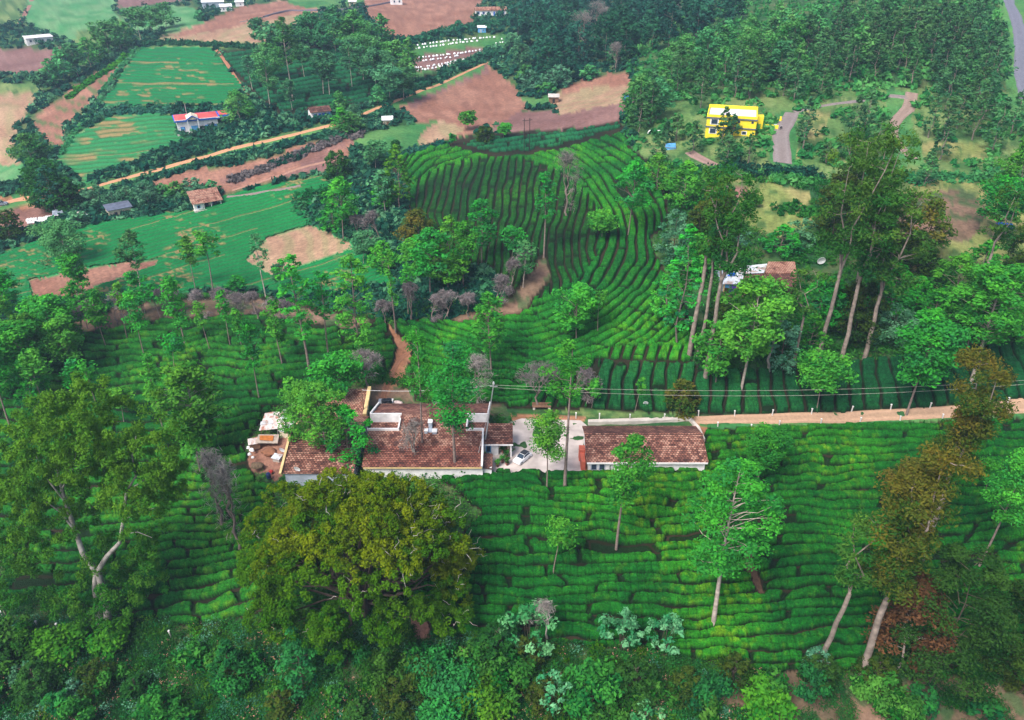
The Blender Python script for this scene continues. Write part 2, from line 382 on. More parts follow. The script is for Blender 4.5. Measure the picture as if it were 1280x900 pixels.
# foot paths and bare patches in the front tea
fill(12,[(929,688),(937,686),(944,712),(957,742),(953,744),(936,714),(930,708)])
fill(10,[(512,772),(532,775),(540,796),(518,800)])
fill(8,[(425,815),(455,820),(455,850),(430,855)])
fill(8, [(560,398),(640,372),(680,320),(690,345),(650,392),(570,402)])
fill(8, [(90,402),(190,378),(310,372),(370,384),(470,402),(440,410),(310,392),(180,400),(100,416)])
fill(8, [(810,862),(900,858),(1010,836),(1100,846),(1290,850),(1400,950),(1100,950),(900,880),(850,880)])
fill(8,[(1120,855),(1290,862),(1290,960),(1110,930)])
def verge(pts, up, dn, rid=9):
    for (a, b) in zip(pts[:-1], pts[1:]): fill(rid, [(a[0], a[1]-up), (b[0], b[1]-up), (b[0], b[1]+dn), (a[0], a[1]+dn)])
verge([(-80,268),(-20,262),(20,250),(66,244),(110,236),(160,222),(230,203),(290,186),(340,175),(400,160),(432,152),(470,136),(520,116),(570,96),(605,80)], 3, 8, 9)
verge([(1134,122),(1121,150),(1117,166),(1126,183),(1143,199)], 4, 5, 9); fill(9, [(1108,112),(1148,112),(1140,150),(1158,208),(1104,208),(1110,150)]); fill(9, [(968,140),(998,140),(994,220),(960,220)]); fill(9,[(1246,-40),(1290,-40),(1300,160),(1262,150)])
def region_color(rid, u, v, x, y):
    n = len(rid); c = np.zeros((n, 3))
    t = sst(.3, .7, fbm(x/9, y/9, 5, 4)); t2 = fbm(x/2.2, y/2.2, 6, 3)
    for k, (a, b) in RC.items():
        m = rid == k
        if m.any(): c[m] = np.array(a)*(1-t[m, None]) + np.array(b)*t[m, None]
    c *= (.75+.5*t2)[:, None]
    def stripe(m, s, dark, w=.5, amt=1.0):
        f = np.abs(s-np.floor(s)-.5)*2; k = sst(w-.2, w+.2, f)*amt
        c[m] = c[m]*(1-k[m, None]) + np.array(dark)*k[m, None]
    m = rid == 3; stripe(m, (v+.12*u)/4.0, (.20,.20,.10), .6, .5)
    m = (rid == 1) | (rid == 2); stripe(m, (-u*.25+v*1.1)/4.0+fbm(u/30, v/30, 9)*1.5, (.15,.075,.06), .6, .3)
    # terrace faces in the stepped brown plot
    m = (rid == 1) & (u < 175) & (v > 60) & (v < 190) & (u > 30)
    s = (v-.35*u)/13.0 + fbm(u/26, v/20, 12)*.9
    k = (sst(.58, .70, s-np.floor(s))*sst(.36, .46, fbm(u/11, v/11, 14)))
    c[m] = c[m]*(1-k[m, None]*.8) + np.array((.05,.12,.04))*k[m, None]*.8
    # bushy tufts in grass and scrub
    m = np.isin(rid, (0, 4, 7, 8)); k = sst(.52, .62, fbm(x/3.1, y/3.1, 31, 4))*.7
    c[m] = c[m]*(1-k[m, None]) + np.array((.02,.085,.025))*k[m, None]
    m = rid == 0; k = sst(.56, .66, fbm(x/6, y/6, 37, 3))*.55
    c[m] = c[m]*(1-k[m, None]) + np.array((.11,.12,.05))*k[m, None]
    return np.clip(c, 0, 1)
# ---------------------------------------------------------------- the sheet itself: a fan of rings, finest where it is near
M_ground = mk_ground('ground_cover_soil', .3, .9, .35)
def make_ground():
    az = np.linspace(-1.12, 1.12, 1150)
    tv = np.concatenate([np.linspace(2.6, .1, 620), np.linspace(.097, .034, 60)])   # tan of the depression angle
    r = CH/tv
    A, R = np.meshgrid(az, r); X = (R*np.sin(A)); Y = R*np.cos(A)
    x = X.ravel(); y = Y.ravel(); z = gz(x, y)
    u, v, d = proj(x, y, z)
    rid = rid_at(u, v)
    far = (v < -60) | (u < -480) | (u > 1780)
    rid[far & (rid > 19)] = 0
    col = region_color(rid, u, v, x, y)
    z = z + (fbm(x/2.5, y/2.5, 41, 3)-.5)*.5*np.isin(rid, (0, 4, 7, 8))
    nr, na = X.shape; I = np.arange(nr*na).reshape(nr, na)
    Q = np.stack([I[:-1, :-1], I[:-1, 1:], I[1:, 1:], I[1:, :-1]], -1).reshape(-1, 4)[:, ::-1]
    me = mesh_np('ground', np.stack([x, y, z], -1), Q, M_ground, col, smooth=True)
    # near the camera: close the fan with a patch underneath
    o = link('ground', me); tag(o, kind='structure')
make_ground()
# ================================================================ TEA AND CROPS
def pix_grid(u0, u1, v0, v1, st):
    """ring/azimuth lattice restricted to a photo window, spacing about st photo pixels"""
    us = np.arange(u0, u1+st, st); vs = np.arange(v0, v1+st, st)
    return us, vs
def tea_rows(kind, u, v):
    """row coordinate, along coordinate (in bush lengths)"""
    wa = (fbm(u/90, v/60, 51, 3)-.5)
    wb = (fbm(u/26, v/20, 53, 2)-.5)
    if kind == 21:
        ve = v + wa*26 + wb*5 + 5*np.sin(u/170)+ .012*(u-900)*sst(520, 700, v)
        return np.log(np.maximum(9.6+5.4*(ve-540)/260, 2))*260/5.4, u/74.0 + wb*.3
    if kind == 22:
        u0 = 250-1.35*np.clip(v-480, 0, 250)
        ve = v + .00042*(u-u0)**2*np.sign(u-u0+1e-6)*np.where(u > u0, 1, .5) + wa*30 + wb*5
        return np.log(np.maximum(7.6+7.0*(ve-380)/330, 2))*330/7.0, u/46.0 + wb*.3
    if kind == 24:
        k = 1+.0014*(v-470)
        return ((u-930)/k + wa*14 + wb*3)/18.5+.5*wa, v/60.0
    if kind == 20:
        return (v+.16*u+wb*3)/5.6, u/40.0
    if kind == 23:
        du = u-620; dv = (v-290)/.71
        r = np.sqrt(du*du+dv*dv+1)
        th = np.arctan2(dv, du)
        s_out = (r + wa*30 + wb*5)/11.5
        s_in = (u+.10*(v-250)+wa*26 + wb*4)/9.4
        s_low = ((u-930)/(1+.0014*(v-470)) + wa*14 + wb*3)/16.0
        win = sst(138, 128, r)
        wl = sst(-12, 0, (u-745)*.6-(455-v)*.9)*sst(425, 440, v)
        s = np.where(win > .5, s_in, s_out); s = np.where(wl > .5, s_low, s)
        edge = np.maximum(1-np.abs(win-.5)*2, 0)
        return s, np.where(win > .5, v/34.0, th*r/45.0)
def make_tea(kind, name, label, win, st, H, mat, tones, group=None, gapw=.15, cross=.5, bushy=.28):
    u0, u1, v0, v1 = win
    us = np.arange(u0, u1+st, st); vs = np.arange(v0, v1+st, st)
    # lattice: azimuth from u at the mid row, ring from v: use true ground points so the grid is regular on the hill
    U, V = np.meshgrid(us, vs)
    P = np.zeros((U.size, 3))
    # coarse hits, then bilinear
    cs = 8.0
    cu = np.arange(u0-cs, u1+2*cs, cs); cv = np.arange(v0-cs, v1+2*cs, cs)
    CU, CV = np.meshgrid(cu, cv); W, _ = hits(CU.ravel(), CV.ravel()); W = W.reshape(len(cv), len(cu), 3)
    fx = (U-cu[0])/cs; fy = (V-cv[0])/cs; ix = fx.astype(int); iy = fy.astype(int); fx = (fx-ix)[..., None]; fy = (fy-iy)[..., None]
    Pw = (W[iy, ix]*(1-fx)+W[iy, ix+1]*fx)*(1-fy)+(W[iy+1, ix]*(1-fx)+W[iy+1, ix+1]*fx)*fy
    x = Pw[..., 0]; y = Pw[..., 1]; zg = gz(x, y)
    s, t = tea_rows(kind, U, V)
    # soft membership so bushes end rounded
    inside = (rid_at(U, V, 2.5) == kind).astype(float)
    k = 3
    soft = inside.copy()
    for a in range(-k, k+1, 3):
        for b in range(-k, k+1, 3): soft = np.minimum(soft, np.roll(np.roll(inside, int(a/st*1.), 0), int(b/st*1.), 1))
    row = np.floor(s); fr = s-row; e = np.minimum(fr, 1-fr)
    rw = gapw*(.75+.7*vnoise(U/14, V/14, 61))
    hr = sst(rw*.55, rw*1.05, e)
    off = _h(row.astype(np.int64), row.astype(np.int64)*0+3, 9); tt = t*(.8+.4*off)+off*7.3
    cell = np.floor(tt); ft = tt-cell; et = np.minimum(ft, 1-ft)
    keep = _h(row.astype(np.int64), np.floor(tt+.5).astype(np.int64), 21) < cross
    cw = .035*(1+vnoise(U/5, V/5, 63)); ct = np.where(keep, sst(cw*.3, cw*1.5, et), 1)
    missing = _h(row.astype(np.int64), cell.astype(np.int64), 33) < .012
    lump = fbm(x/.8, y/.8, 65, 3); lump2 = fbm(x/3.5, y/3.5, 66, 3)
    dome = .90+.10*np.sqrt(np.clip(e*2.4, 0, 1))
    h = H*dome*(hr*(.35+.65*ct)) * (1-bushy/2+bushy*lump)*(.88+.24*lump2)
    if kind == 23: h = h*(1-.35*sst(140, 118, np.hypot(U-620, (V-290)/.71)))
    h = np.where(missing, h*.15, h); h = h*soft
    z = zg + h - .12
    # single bushes inside the hedge: a lattice of rounded tops with creases between
    bx = x/1.25+.35*vnoise(x/2, y/2, 76); by = y/1.05+.35*vnoise(x/2+7, y/2, 77)
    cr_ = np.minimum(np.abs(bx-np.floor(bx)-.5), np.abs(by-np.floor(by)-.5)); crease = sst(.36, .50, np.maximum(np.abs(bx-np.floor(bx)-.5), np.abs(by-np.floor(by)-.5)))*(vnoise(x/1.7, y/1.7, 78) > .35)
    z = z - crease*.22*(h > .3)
    tone = _h(row.astype(np.int64), cell.astype(np.int64), 44)
    big = fbm(x/16, y/16, 71, 3); mid = fbm(x/4, y/4, 72, 3); spk = vnoise(x*2.3, y*2.3, 73)
    q = np.clip(.1 + .9*sst(.34, .68, big)*.6 + .35*(mid-.4)*1.4 + .22*(tone-.5) + .3*(spk-.5), 0, 1)
    c = (1-q[..., None])*np.array(tones[0]) + q[..., None]*np.array(tones[1])
    yl = (sst(.50, .85, fbm(x*1.1+9, y*1.1, 75, 3)+.35*(big-.5))*(.35+.65*sst(.4,.7,big)))[..., None]*.75
    c = c*(1-yl) + np.array(tones[2])*yl
    bt = _h(np.floor(bx).astype(np.int64), np.floor(by).astype(np.int64), 45)
    rw_ = np.random.default_rng(3).random(x.shape)
    c = c*(.80+.40*bt*(.5+.5*mid)+.34*(rw_-.5)-.30*crease)[..., None]  # bush tone and speckle; crease shade is painted in as darker colour
    # woody sides, with the shade between rows painted into their colour
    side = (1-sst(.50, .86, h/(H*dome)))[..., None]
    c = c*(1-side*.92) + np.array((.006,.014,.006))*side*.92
    V3 = np.stack([x, y, z], -1).reshape(-1, 3)
    nv, nu = U.shape; I = np.arange(nv*nu).reshape(nv, nu)
    ok = (h > .02); okc = ok[:-1, :-1] | ok[1:, :-1] | ok[:-1, 1:] | ok[1:, 1:]
    okc &= (np.abs(np.diff(y, axis=0))[:, :-1] < 6)
    Q = np.stack([I[:-1, :-1], I[1:, :-1], I[1:, 1:], I[:-1, 1:]], -1)[okc]
    used = np.unique(Q); rm = -np.ones(nv*nu, int); rm[used] = np.arange(len(used))
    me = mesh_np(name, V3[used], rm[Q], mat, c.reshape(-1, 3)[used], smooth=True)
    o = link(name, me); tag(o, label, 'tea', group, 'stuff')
M_tea = mk_ground('tea_leaves', .30, 3.6, .60, .08)
def mk_crop():
    return mk_ground('crop_leaves', .15, 1.6, .3, .1)
M_crop = mk_crop()
TG = [(.004,.080,.010),(.026,.195,.010),(.12,.25,.008)]
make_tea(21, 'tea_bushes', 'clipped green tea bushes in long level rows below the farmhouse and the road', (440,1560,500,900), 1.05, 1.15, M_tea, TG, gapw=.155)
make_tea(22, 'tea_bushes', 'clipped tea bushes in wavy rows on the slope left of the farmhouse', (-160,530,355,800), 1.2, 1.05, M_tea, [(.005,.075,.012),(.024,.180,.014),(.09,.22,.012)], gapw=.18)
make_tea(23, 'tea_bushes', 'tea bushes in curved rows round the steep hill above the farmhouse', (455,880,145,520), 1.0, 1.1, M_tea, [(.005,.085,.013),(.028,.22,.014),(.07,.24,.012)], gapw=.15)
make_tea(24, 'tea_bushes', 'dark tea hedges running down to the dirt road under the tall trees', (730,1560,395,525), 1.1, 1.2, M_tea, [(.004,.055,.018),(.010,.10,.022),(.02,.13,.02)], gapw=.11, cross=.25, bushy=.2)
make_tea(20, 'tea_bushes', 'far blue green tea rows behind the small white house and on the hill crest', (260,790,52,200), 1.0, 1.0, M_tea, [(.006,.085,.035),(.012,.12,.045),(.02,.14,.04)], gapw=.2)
def make_crop(kind, sub, name, label, win, st, H, slope, sp, tones, path):
    u0, u1, v0, v1 = win
    U, V = np.meshgrid(np.arange(u0, u1, st), np.arange(v0, v1, st))
    cs = 8.0; cu = np.arange(u0-cs, u1+2*cs, cs); cv = np.arange(v0-cs, v1+2*cs, cs)
    CU, CV = np.meshgrid(cu, cv); W, _ = hits(CU.ravel(), CV.ravel()); W = W.reshape(len(cv), len(cu), 3)
    fx = (U-cu[0])/cs; fy = (V-cv[0])/cs; ix = fx.astype(int); iy = fy.astype(int); fx = (fx-ix)[..., None]; fy = (fy-iy)[..., None]
    Pw = (W[iy, ix]*(1-fx)+W[iy, ix+1]*fx)*(1-fy)+(W[iy+1, ix]*(1-fx)+W[iy+1, ix+1]*fx)*fy
    x = Pw[..., 0]; y = Pw[..., 1]; zg = gz(x, y)
    ins = (rid_at(U, V, 1.2) == kind)
    s = (V+slope*(U-u0)+(fbm(U/80, V/50, 81)-.5)*8)/sp; fr = s-np.floor(s); e = np.minimum(fr, 1-fr)
    strip = np.floor(s/path)
    gap = sst(.06, .30, e)
    bare = sst(.50, .60, fbm(U/26, V/5+strip*3, 83, 3))*sst(.42, .60, fbm(U/45+5, V/22, 85, 2))
    bare = bare*(.9 if kind == 6 else .0) + (0 if kind == 6 else .8)*sst(.60,.66,fbm(U/14, V/2.4+strip*3, 83, 3))*sst(.5,.62,fbm(U/60+5, V/30, 85, 2))
    h = H*gap*(.7+.6*vnoise(x, y, 84))*(1-bare)*ins
    q = (fbm(x/8, y/8, 86, 3)*.7+.3*vnoise(x*1.3, y*1.3, 87))[..., None]
    c = np.array(tones[0])*(1-q)+np.array(tones[1])*q
    lane = (s/path-np.floor(s/path)); ln = (sst(.0, .02, lane)*sst(.10, .07, lane))[..., None]*(fbm(U/60, V/60+strip, 88, 2) > .42)[..., None]
    soil = np.array((.30,.17,.08))
    c = c*(1-ln*.7)+soil*ln*.7; b = bare[..., None]*.8; c = c*(1-b)+soil*b
    g = (1-gap)[..., None]*.75; c = c*(1-g)+np.array((.03,.09,.03))*g
    V3 = np.stack([x, y, zg+.08+h], -1).reshape(-1, 3)
    nv, nu = U.shape; I = np.arange(nv*nu).reshape(nv, nu)
    okc = ins[:-1, :-1] & ins[1:, :-1] & ins[:-1, 1:] & ins[1:, 1:]
    Q = np.stack([I[:-1, :-1], I[1:, :-1], I[1:, 1:], I[:-1, 1:]], -1)[okc]
    used = np.unique(Q); rm = -np.ones(nv*nu, int); rm[used] = np.arange(len(used))
    me = mesh_np(name, V3[used], rm[Q], M_crop, c.reshape(-1, 3)[used], smooth=True)
    tag(link(name, me), label, 'crop', None, 'stuff')
EM = [(.001,.115,.036),(.006,.18,.055)]
make_crop(5, 0, 'vegetable_crop', 'emerald green vegetable rows on the upper plot behind the blue trimmed house', (120,310,52,140), 1.2, .4, -.02, 3.6, EM, 7)
make_crop(5, 1, 'vegetable_crop', 'emerald vegetable beds filling the valley floor beside the tan ploughed plot', (-150,510,210,385), 1.2, .4, .28, 4.4, [(.001,.115,.032),(.005,.19,.048)], 5)
make_crop(6, 2, 'vegetable_crop', 'sparse vegetable rows with bare streaks in front of the blue trimmed house', (60,255,138,236), 1.1, .4, .10, 5.0, [(.010,.15,.05),(.03,.20,.07)], 4)
# ================================================================ ROADS
def strip(name, pts, w, mat, lift=.12, sub=1.2, crown=0, kind='structure', under=.35):
    P = np.array([hit(*p)[0] for p in pts]); W = np.array(w if hasattr(w, '__len__') else [w]*len(P), float)
    # resample (Catmull)
    out = []; ws = []
    for i in range(len(P)-1):
        p0 = P[max(i-1, 0)]; p1 = P[i]; p2 = P[i+1]; p3 = P[min(i+2, len(P)-1)]
        n = max(2, int(np.linalg.norm(p2-p1)/sub))
        for k in range(n):
            t = k/n
            out.append(.5*((2*p1)+(-p0+p2)*t+(2*p0-5*p1+4*p2-p3)*t*t+(-p0+3*p1-3*p2+p3)*t**3)); ws.append(W[i]*(1-t)+W[i+1]*t)
    out.append(P[-1]); ws.append(W[-1]); out = np.array(out); ws = np.array(ws)
    T = np.gradient(out[:, :2], axis=0); T /= np.linalg.norm(T, axis=1)[:, None]+1e-9; Nn = np.stack([-T[:, 1], T[:, 0]], -1)
    m = 9; V = []; 
    s = np.cumsum(np.r_[0, np.linalg.norm(np.diff(out[:, :2], axis=0), axis=1)])
    cols = []
    for j in range(m):
        a = (j/(m-1)-.5)
        jit = 1+(.25*(vnoise(s/2.5, s*0+j*9, 5)-.5) if j in (0, m-1) else 0)
        q = out[:, :2]+Nn*(a*ws*jit)[:, None]
        z = gz(q[:, 0], q[:, 1])+lift-(under if j in (0, m-1) else 0)
        V.append(np.stack([q[:, 0], q[:, 1], z], -1))
    V = np.array(V)                      # m, n, 3
    n = V.shape[1]; I = np.arange(m*n).reshape(m, n)
    Q = np.stack([I[:-1, :-1], I[:-1, 1:], I[1:, 1:], I[1:, :-1]], -1).reshape(-1, 4)[:, ::-1]
    a = np.abs(np.linspace(-1, 1, m))
    rut = np.exp(-((a-.5)/.16)**2)
    base, dark = mat[1], mat[2]
    c = np.array(base)[None, None]*np.ones((m, n, 1)); k = (rut[:, None]*.0+(1-rut[:, None])*.55)*(.5+vnoise(s[None]/3, a[:, None]*3, 8))
    c = c*(1-k[..., None])+np.array(dark)*k[..., None]
    me = mesh_np(name, V.reshape(-1, 3), Q, mat[0], np.clip(c.reshape(-1, 3), 0, 1), smooth=True)
    o = link(name, me); tag(o, kind=kind); return o
M_road = mk_ground('packed_earth', .12, 1.6, .22)
DIRT = (M_road, (.46,.25,.15), (.33,.17,.10)); GREY = (M_road, (.22,.19,.19), (.17,.14,.135)); ASPH = (M_road, (.15,.155,.20), (.12,.125,.165)); ORNG=(M_road,(.50,.27,.16),(.36,.18,.10))
strip('dirt_road', [(-80,268),(-20,262),(20,250),(66,244),(110,236),(160,222),(230,203),(290,186),(340,175),(400,160),(432,152),(470,136),(520,116),(570,96),(610,78)], [3.4,3.4,5,5,2.6,2.6,2.8,2.8,3,3,3,2.4,2.2,2,1.6], ORNG)
strip('dirt_road', [(862,524.5),(900,524.5),(960,523.5),(1020,522),(1080,520),(1140,517.5),(1200,514),(1280,507),(1400,497),(1560,484)], [2.6,2.6,2.7,2.8,3.0,3.2,3.4,3.8,4,4], (M_road, (.40,.26,.18), (.26,.18,.12)))
strip('gravel_drive', [(990,141),(984,152),(977,165),(977,180),(978,204)], [5.5,6,6,6,6.5], GREY)
strip('dirt_track', [(992,140),(1020,134),(1060,128),(1100,121),(1134,122)], [2.6,2.6,2.4,3,4], GREY)
strip('dirt_track', [(1140,116),(1135,135),(1121,150),(1117,166),(1126,183),(1143,199)], [5,5,4.5,3.4,3.4,3.6], (M_road, (.27,.20,.17), (.19,.135,.11)))
strip('paved_road', [(1252,-25),(1262,5),(1272,30),(1277,60),(1277,90),(1284,125)], [5,5,5.5,6,6,6], ASPH)
strip('dirt_track', [(862,190),(875,198),(895,207),(905,210)], [4,4,3,2.5], (M_road,(.28,.19,.17),(.2,.13,.11)))
strip('dirt_track', [(43,-10),(34,12),(25,30)], 4, (M_road,(.30,.15,.12),(.25,.12,.1)))
strip('dirt_track', [(270,62),(290,90),(300,105),(316,122)], 1.8, (M_road,(.33,.15,.09),(.25,.12,.07)))
strip('foot_path', [(190,283),(205,284),(222,293),(240,303),(252,310)], 1.6, (M_road,(.38,.18,.12),(.28,.12,.08)))
strip('foot_path', [(505,426),(512,438),(498,452),(485,478),(478,498)], 1.4, (M_road,(.33,.15,.09),(.25,.12,.07)))
strip('foot_path', [(240,268),(200,275),(165,274)], 1.6, (M_road,(.34,.15,.10),(.26,.12,.07)))
strip('foot_path', [(430,198),(370,212),(330,226),(290,238)], 1.4, (M_road,(.32,.18,.14),(.24,.14,.1)))
strip('foot_path', [(320,606),(333,622),(342,640)], 1.2, (M_road,(.33,.15,.09),(.25,.12,.07)))
# level pale yard of the farm
def yard():
    pts = [at_z(*p, .06) for p in [(606,592),(612,560),(636,528),(652,523),(726,525.5),(735,533),(728,560),(728,590),(722,594),(660,594)]]
    b = MB(); b.prism([(p[0], p[1]) for p in pts][::-1] if False else [(p[0], p[1]) for p in pts], -.6, .07)
    tag(b.build('yard', mk_plain('yard_concrete', (.50,.44,.42), .9, .38, .35, bump=.02)), kind='structure')
yard()
# ================================================================ TREES
LF = {
 'oak':   mk_leaf('leaf_oak',   (.012,.165,.034), (.095,.42,.034), .25, .025),
 'oakfar':mk_leaf('leaf_oak_far',(.030,.160,.066), (.11,.32,.115), .22, .025),
 'eucl':  mk_leaf('leaf_spreading',(.012,.130,.016), (.105,.25,.020), .05, .01),
 'euc':   mk_leaf('leaf_euc',   (.016,.105,.020), (.085,.200,.026), .18, .025),
 'rust':  mk_leaf('leaf_rust',  (.020,.095,.014), (.17,.14,.020), .15, .02),
 'redb':  mk_leaf('leaf_redbrown',(.06,.040,.020), (.16,.075,.035), .1, .01),
 'ficus': mk_leaf('leaf_ficus', (.026,.105,.004), (.19,.24,.007), .05, .01),
 'ficusg':mk_leaf('leaf_ficus_green', (.015,.095,.006), (.090,.200,.008), .05, .01),
 'dark':  mk_leaf('leaf_dark',  (.010,.070,.018), (.040,.145,.024), .25, .02),
 'darkol':mk_leaf('leaf_dark_olive',  (.014,.062,.012), (.070,.115,.016), .2, .02),
 'forest':mk_leaf('leaf_forest',(.008,.078,.050), (.036,.150,.082), .3, .03),
 'hill':  mk_leaf('leaf_hill',  (.020,.16,.050), (.10,.35,.090), .25, .03),
 'pine':  mk_leaf('leaf_pine',  (.022,.115,.044), (.080,.215,.070), .25, .02),
 'pale':  mk_leaf('leaf_pale',  (.03,.22,.08), (.18,.46,.22), .12, .015),
 'teal':  mk_leaf('leaf_teal',  (.03,.15,.07), (.13,.33,.18), .2, .02),
 'shrub': mk_leaf('leaf_shrub', (.008,.108,.022), (.050,.235,.032), .3, .03),
 'bright':mk_leaf('leaf_bright', (.02,.15,.015), (.10,.30,.02), .15, .02),
 'twig':  mk_leaf('twig_grey',  (.16,.15,.14), (.30,.27,.26), .2, .01),
 'purple':mk_leaf('twig_purple',(.13,.12,.12), (.27,.23,.24), .2, .01),
}
M_bark = {
 'grey': mk_plain('bark_grey', (.22,.17,.155), .9, .45, 2.5),
 'pale': mk_plain('bark_pale', (.42,.36,.32), .9, .5, 1.2),
 'brown': mk_plain('bark_brown', (.25,.205,.18), .9, .5, 1.2),
 'dark': mk_plain('bark_dark', (.09,.07,.055), .95, .4, 2),
 'white': mk_plain('bark_white', (.34,.32,.30), .9, .5, 1.2),
}
def leaves(centers, radii, n, size, R, tone=None, squash=1.0, long=1.5, shell=.5, droop=0):
    """many small leaf faces spread through clumps -> verts, quads, tone colours"""
    centers = np.asarray(centers, float); radii = np.asarray(radii, float); m = len(centers)
    tone = R.random(m) if tone is None else np.asarray(tone)
    idx = np.repeat(np.arange(m), n); N = len(idx)
    d = R.normal(size=(N, 3)); d /= np.linalg.norm(d, axis=1)[:, None]
    rr = R.random(N)**shell
    p = centers[idx] + d*rr[:, None]*radii[idx][:, None]*np.array([1, 1, squash])
    nrm = d*.7 + R.normal(size=(N, 3))*.55 + np.array([0, 0, .45]); nrm /= np.linalg.norm(nrm, axis=1)[:, None]
    a = np.cross(nrm, R.normal(size=(N, 3))); a[:, 2] -= droop; a /= np.linalg.norm(a, axis=1)[:, None]+1e-9; b = np.cross(nrm, a)
    s = size*(.6+.8*R.random(N))[:, None]
    a = a*s*long*.5; b = b*s*.5
    V = np.stack([p-a, p+b*.8, p+a, p-b*.8], 1).reshape(-1, 3)
    Q = np.arange(N*4).reshape(N, 4)
    t = np.clip(tone[idx] + (R.random(N)-.5)*.35, 0, 1)
    col = np.repeat(t, 4)[:, None]*np.ones(3)
    return V, Q, col
def tubes(paths, n=5):
    mb = MB()
    for pts, rad in paths: mb.tube(pts, rad, n, cap=False)
    return mb
def limb(p, q, r0, r1, R, k=4, wob=.08, up=.0):
    p = np.array(p, float); q = np.array(q, float); L = np.linalg.norm(q-p); pts = []
    for i in range(k+1):
        t = i/k; w = math.sin(PI*t)
        pts.append(p*(1-t)+q*t + R.normal(size=3)*wob*L*w*.5 + np.array([0, 0, -up*L*w]))
    return pts, [r0*(1-i/k)+r1*i/k for i in range(k+1)]
PROTO = {}
class Proto: pass
def make_proto(key, paths, leafparts, bark, nb=6):
    """paths: tubes of trunk+limbs; leafparts: list of (V,Q,col,material)"""
    P = Proto(); mb = tubes(paths, nb)
    me = bpy.data.meshes.new(key+'_trunk'); me.from_pydata(mb.v, [], mb.f); me.materials.append(bark); me.polygons.foreach_set('use_smooth', [True]*len(me.polygons))
    P.trunk = me; P.crown = None
    allV = []
    if leafparts:
        V = np.concatenate([l[0] for l in leafparts]); off = 0; Q = []; mi = []
        for i, l in enumerate(leafparts):
            Q.append(l[1]+off); off += len(l[0]); mi.append(np.full(len(l[1]), i))
        P.crown = mesh_np(key+'_crown', V, np.concatenate(Q), [l[3] for l in leafparts], np.concatenate([l[2] for l in leafparts]), midx=np.concatenate(mi))
        allV.append(V)
    allV.append(np.array(mb.v)); A = np.concatenate(allV)
    P.h = np.percentile(A[:, 2], 99.8); P.w = np.percentile(A[:, 0], 98)-np.percentile(A[:, 0], 2)
    PROTO[key] = P; return P
def proto_oak(key, seed, H=18, W=5, base=.38, n=26, leaf=.42, mat='oak', nl=95, bark='grey', irregular=.5, r=.13, cf=.115):
    R = np.random.default_rng(seed)
    lean = R.normal(size=2)*.012*H
    r = r*H/17; tr = [(lean[0]*t*t+.12*math.sin(4*t+seed), lean[1]*t*t+.12*math.cos(5*t), H*.97*t) for t in np.linspace(0, 1, 10)]
    paths = [(tr, [r*(1-.85*t) for t in np.linspace(0, 1, 10)])]
    cs = []; rs = []; ts = []
    for i in range(n):
        t = base + (1-base)*(i+.5*R.random())/n
        prof = math.sin(PI*min(1, (t-base)/(1-base)*.80+.17))**.7
        if R.random() < irregular*.35: prof *= .55
        a = R.random()*2*PI; rad = W*.5*prof*(.25+.6*R.random())
        k = min(int(t*9), 8); f = t*9-k; b = np.array(tr[k])*(1-f)+np.array(tr[k+1])*f
        c = b + np.array([rad*math.cos(a), rad*math.sin(a), rad*.45])
        cr = W*cf*(1+.7*R.random())*(.75+.4*prof)
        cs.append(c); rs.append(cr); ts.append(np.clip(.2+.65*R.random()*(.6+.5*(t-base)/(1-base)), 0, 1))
        if rad > .25*W*.5: paths.append(limb(b-np.array([0, 0, rad*.3]), c, r*.35*(1-.6*t), .02, R, 3, .1))
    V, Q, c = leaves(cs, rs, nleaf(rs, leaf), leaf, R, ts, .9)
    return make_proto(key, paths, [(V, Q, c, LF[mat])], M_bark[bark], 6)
def proto_euc(key, seed, H=24, W=9, mat='euc', base=.35, n=60, leaf=.5, nl=75, bark='brown', r=.30, lean=1.5, forks=3, spread=1.0):
    R = np.random.default_rng(seed); paths = []; cs = []; rs = []; ts = []
    fz = H*(base*.8+.1)
    tr, rad = limb((0, 0, 0), (R.normal()*lean*.4, R.normal()*.4, fz), r, r*.7, R, 5, .012); paths.append((tr, rad))
    tips = []
    for k in range(forks):
        a = 2*PI*k/forks+R.random()*1.2; s = W*.28*spread*(.4+.8*R.random())
        q = np.array(tr[-1])+np.array([s*math.cos(a), s*math.sin(a), (H-fz)*(.6+.33*R.random())])
        p2, r2 = limb(tr[-1], q, r*.5, r*.10, R, 5, .07); paths.append((p2, r2))
        for j in range(n//forks):
            i = R.integers(1, 6); b = np.array(p2[min(i, 5)])
            aa = R.random()*2*PI; ss = W*.26*(.2+R.random())
            c = b+np.array([ss*math.cos(aa), ss*math.sin(aa), ss*(R.random()*.9-.15)])
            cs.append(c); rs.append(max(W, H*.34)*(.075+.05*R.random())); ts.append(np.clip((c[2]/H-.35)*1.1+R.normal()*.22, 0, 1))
            if j % 2 == 0: paths.append(limb(b, c, r*.12, .025, R, 3, .12))
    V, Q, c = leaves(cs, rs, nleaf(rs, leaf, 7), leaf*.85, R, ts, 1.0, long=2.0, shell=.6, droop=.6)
    return make_proto(key, paths, [(V, Q, c, LF[mat])], M_bark[bark], 7)
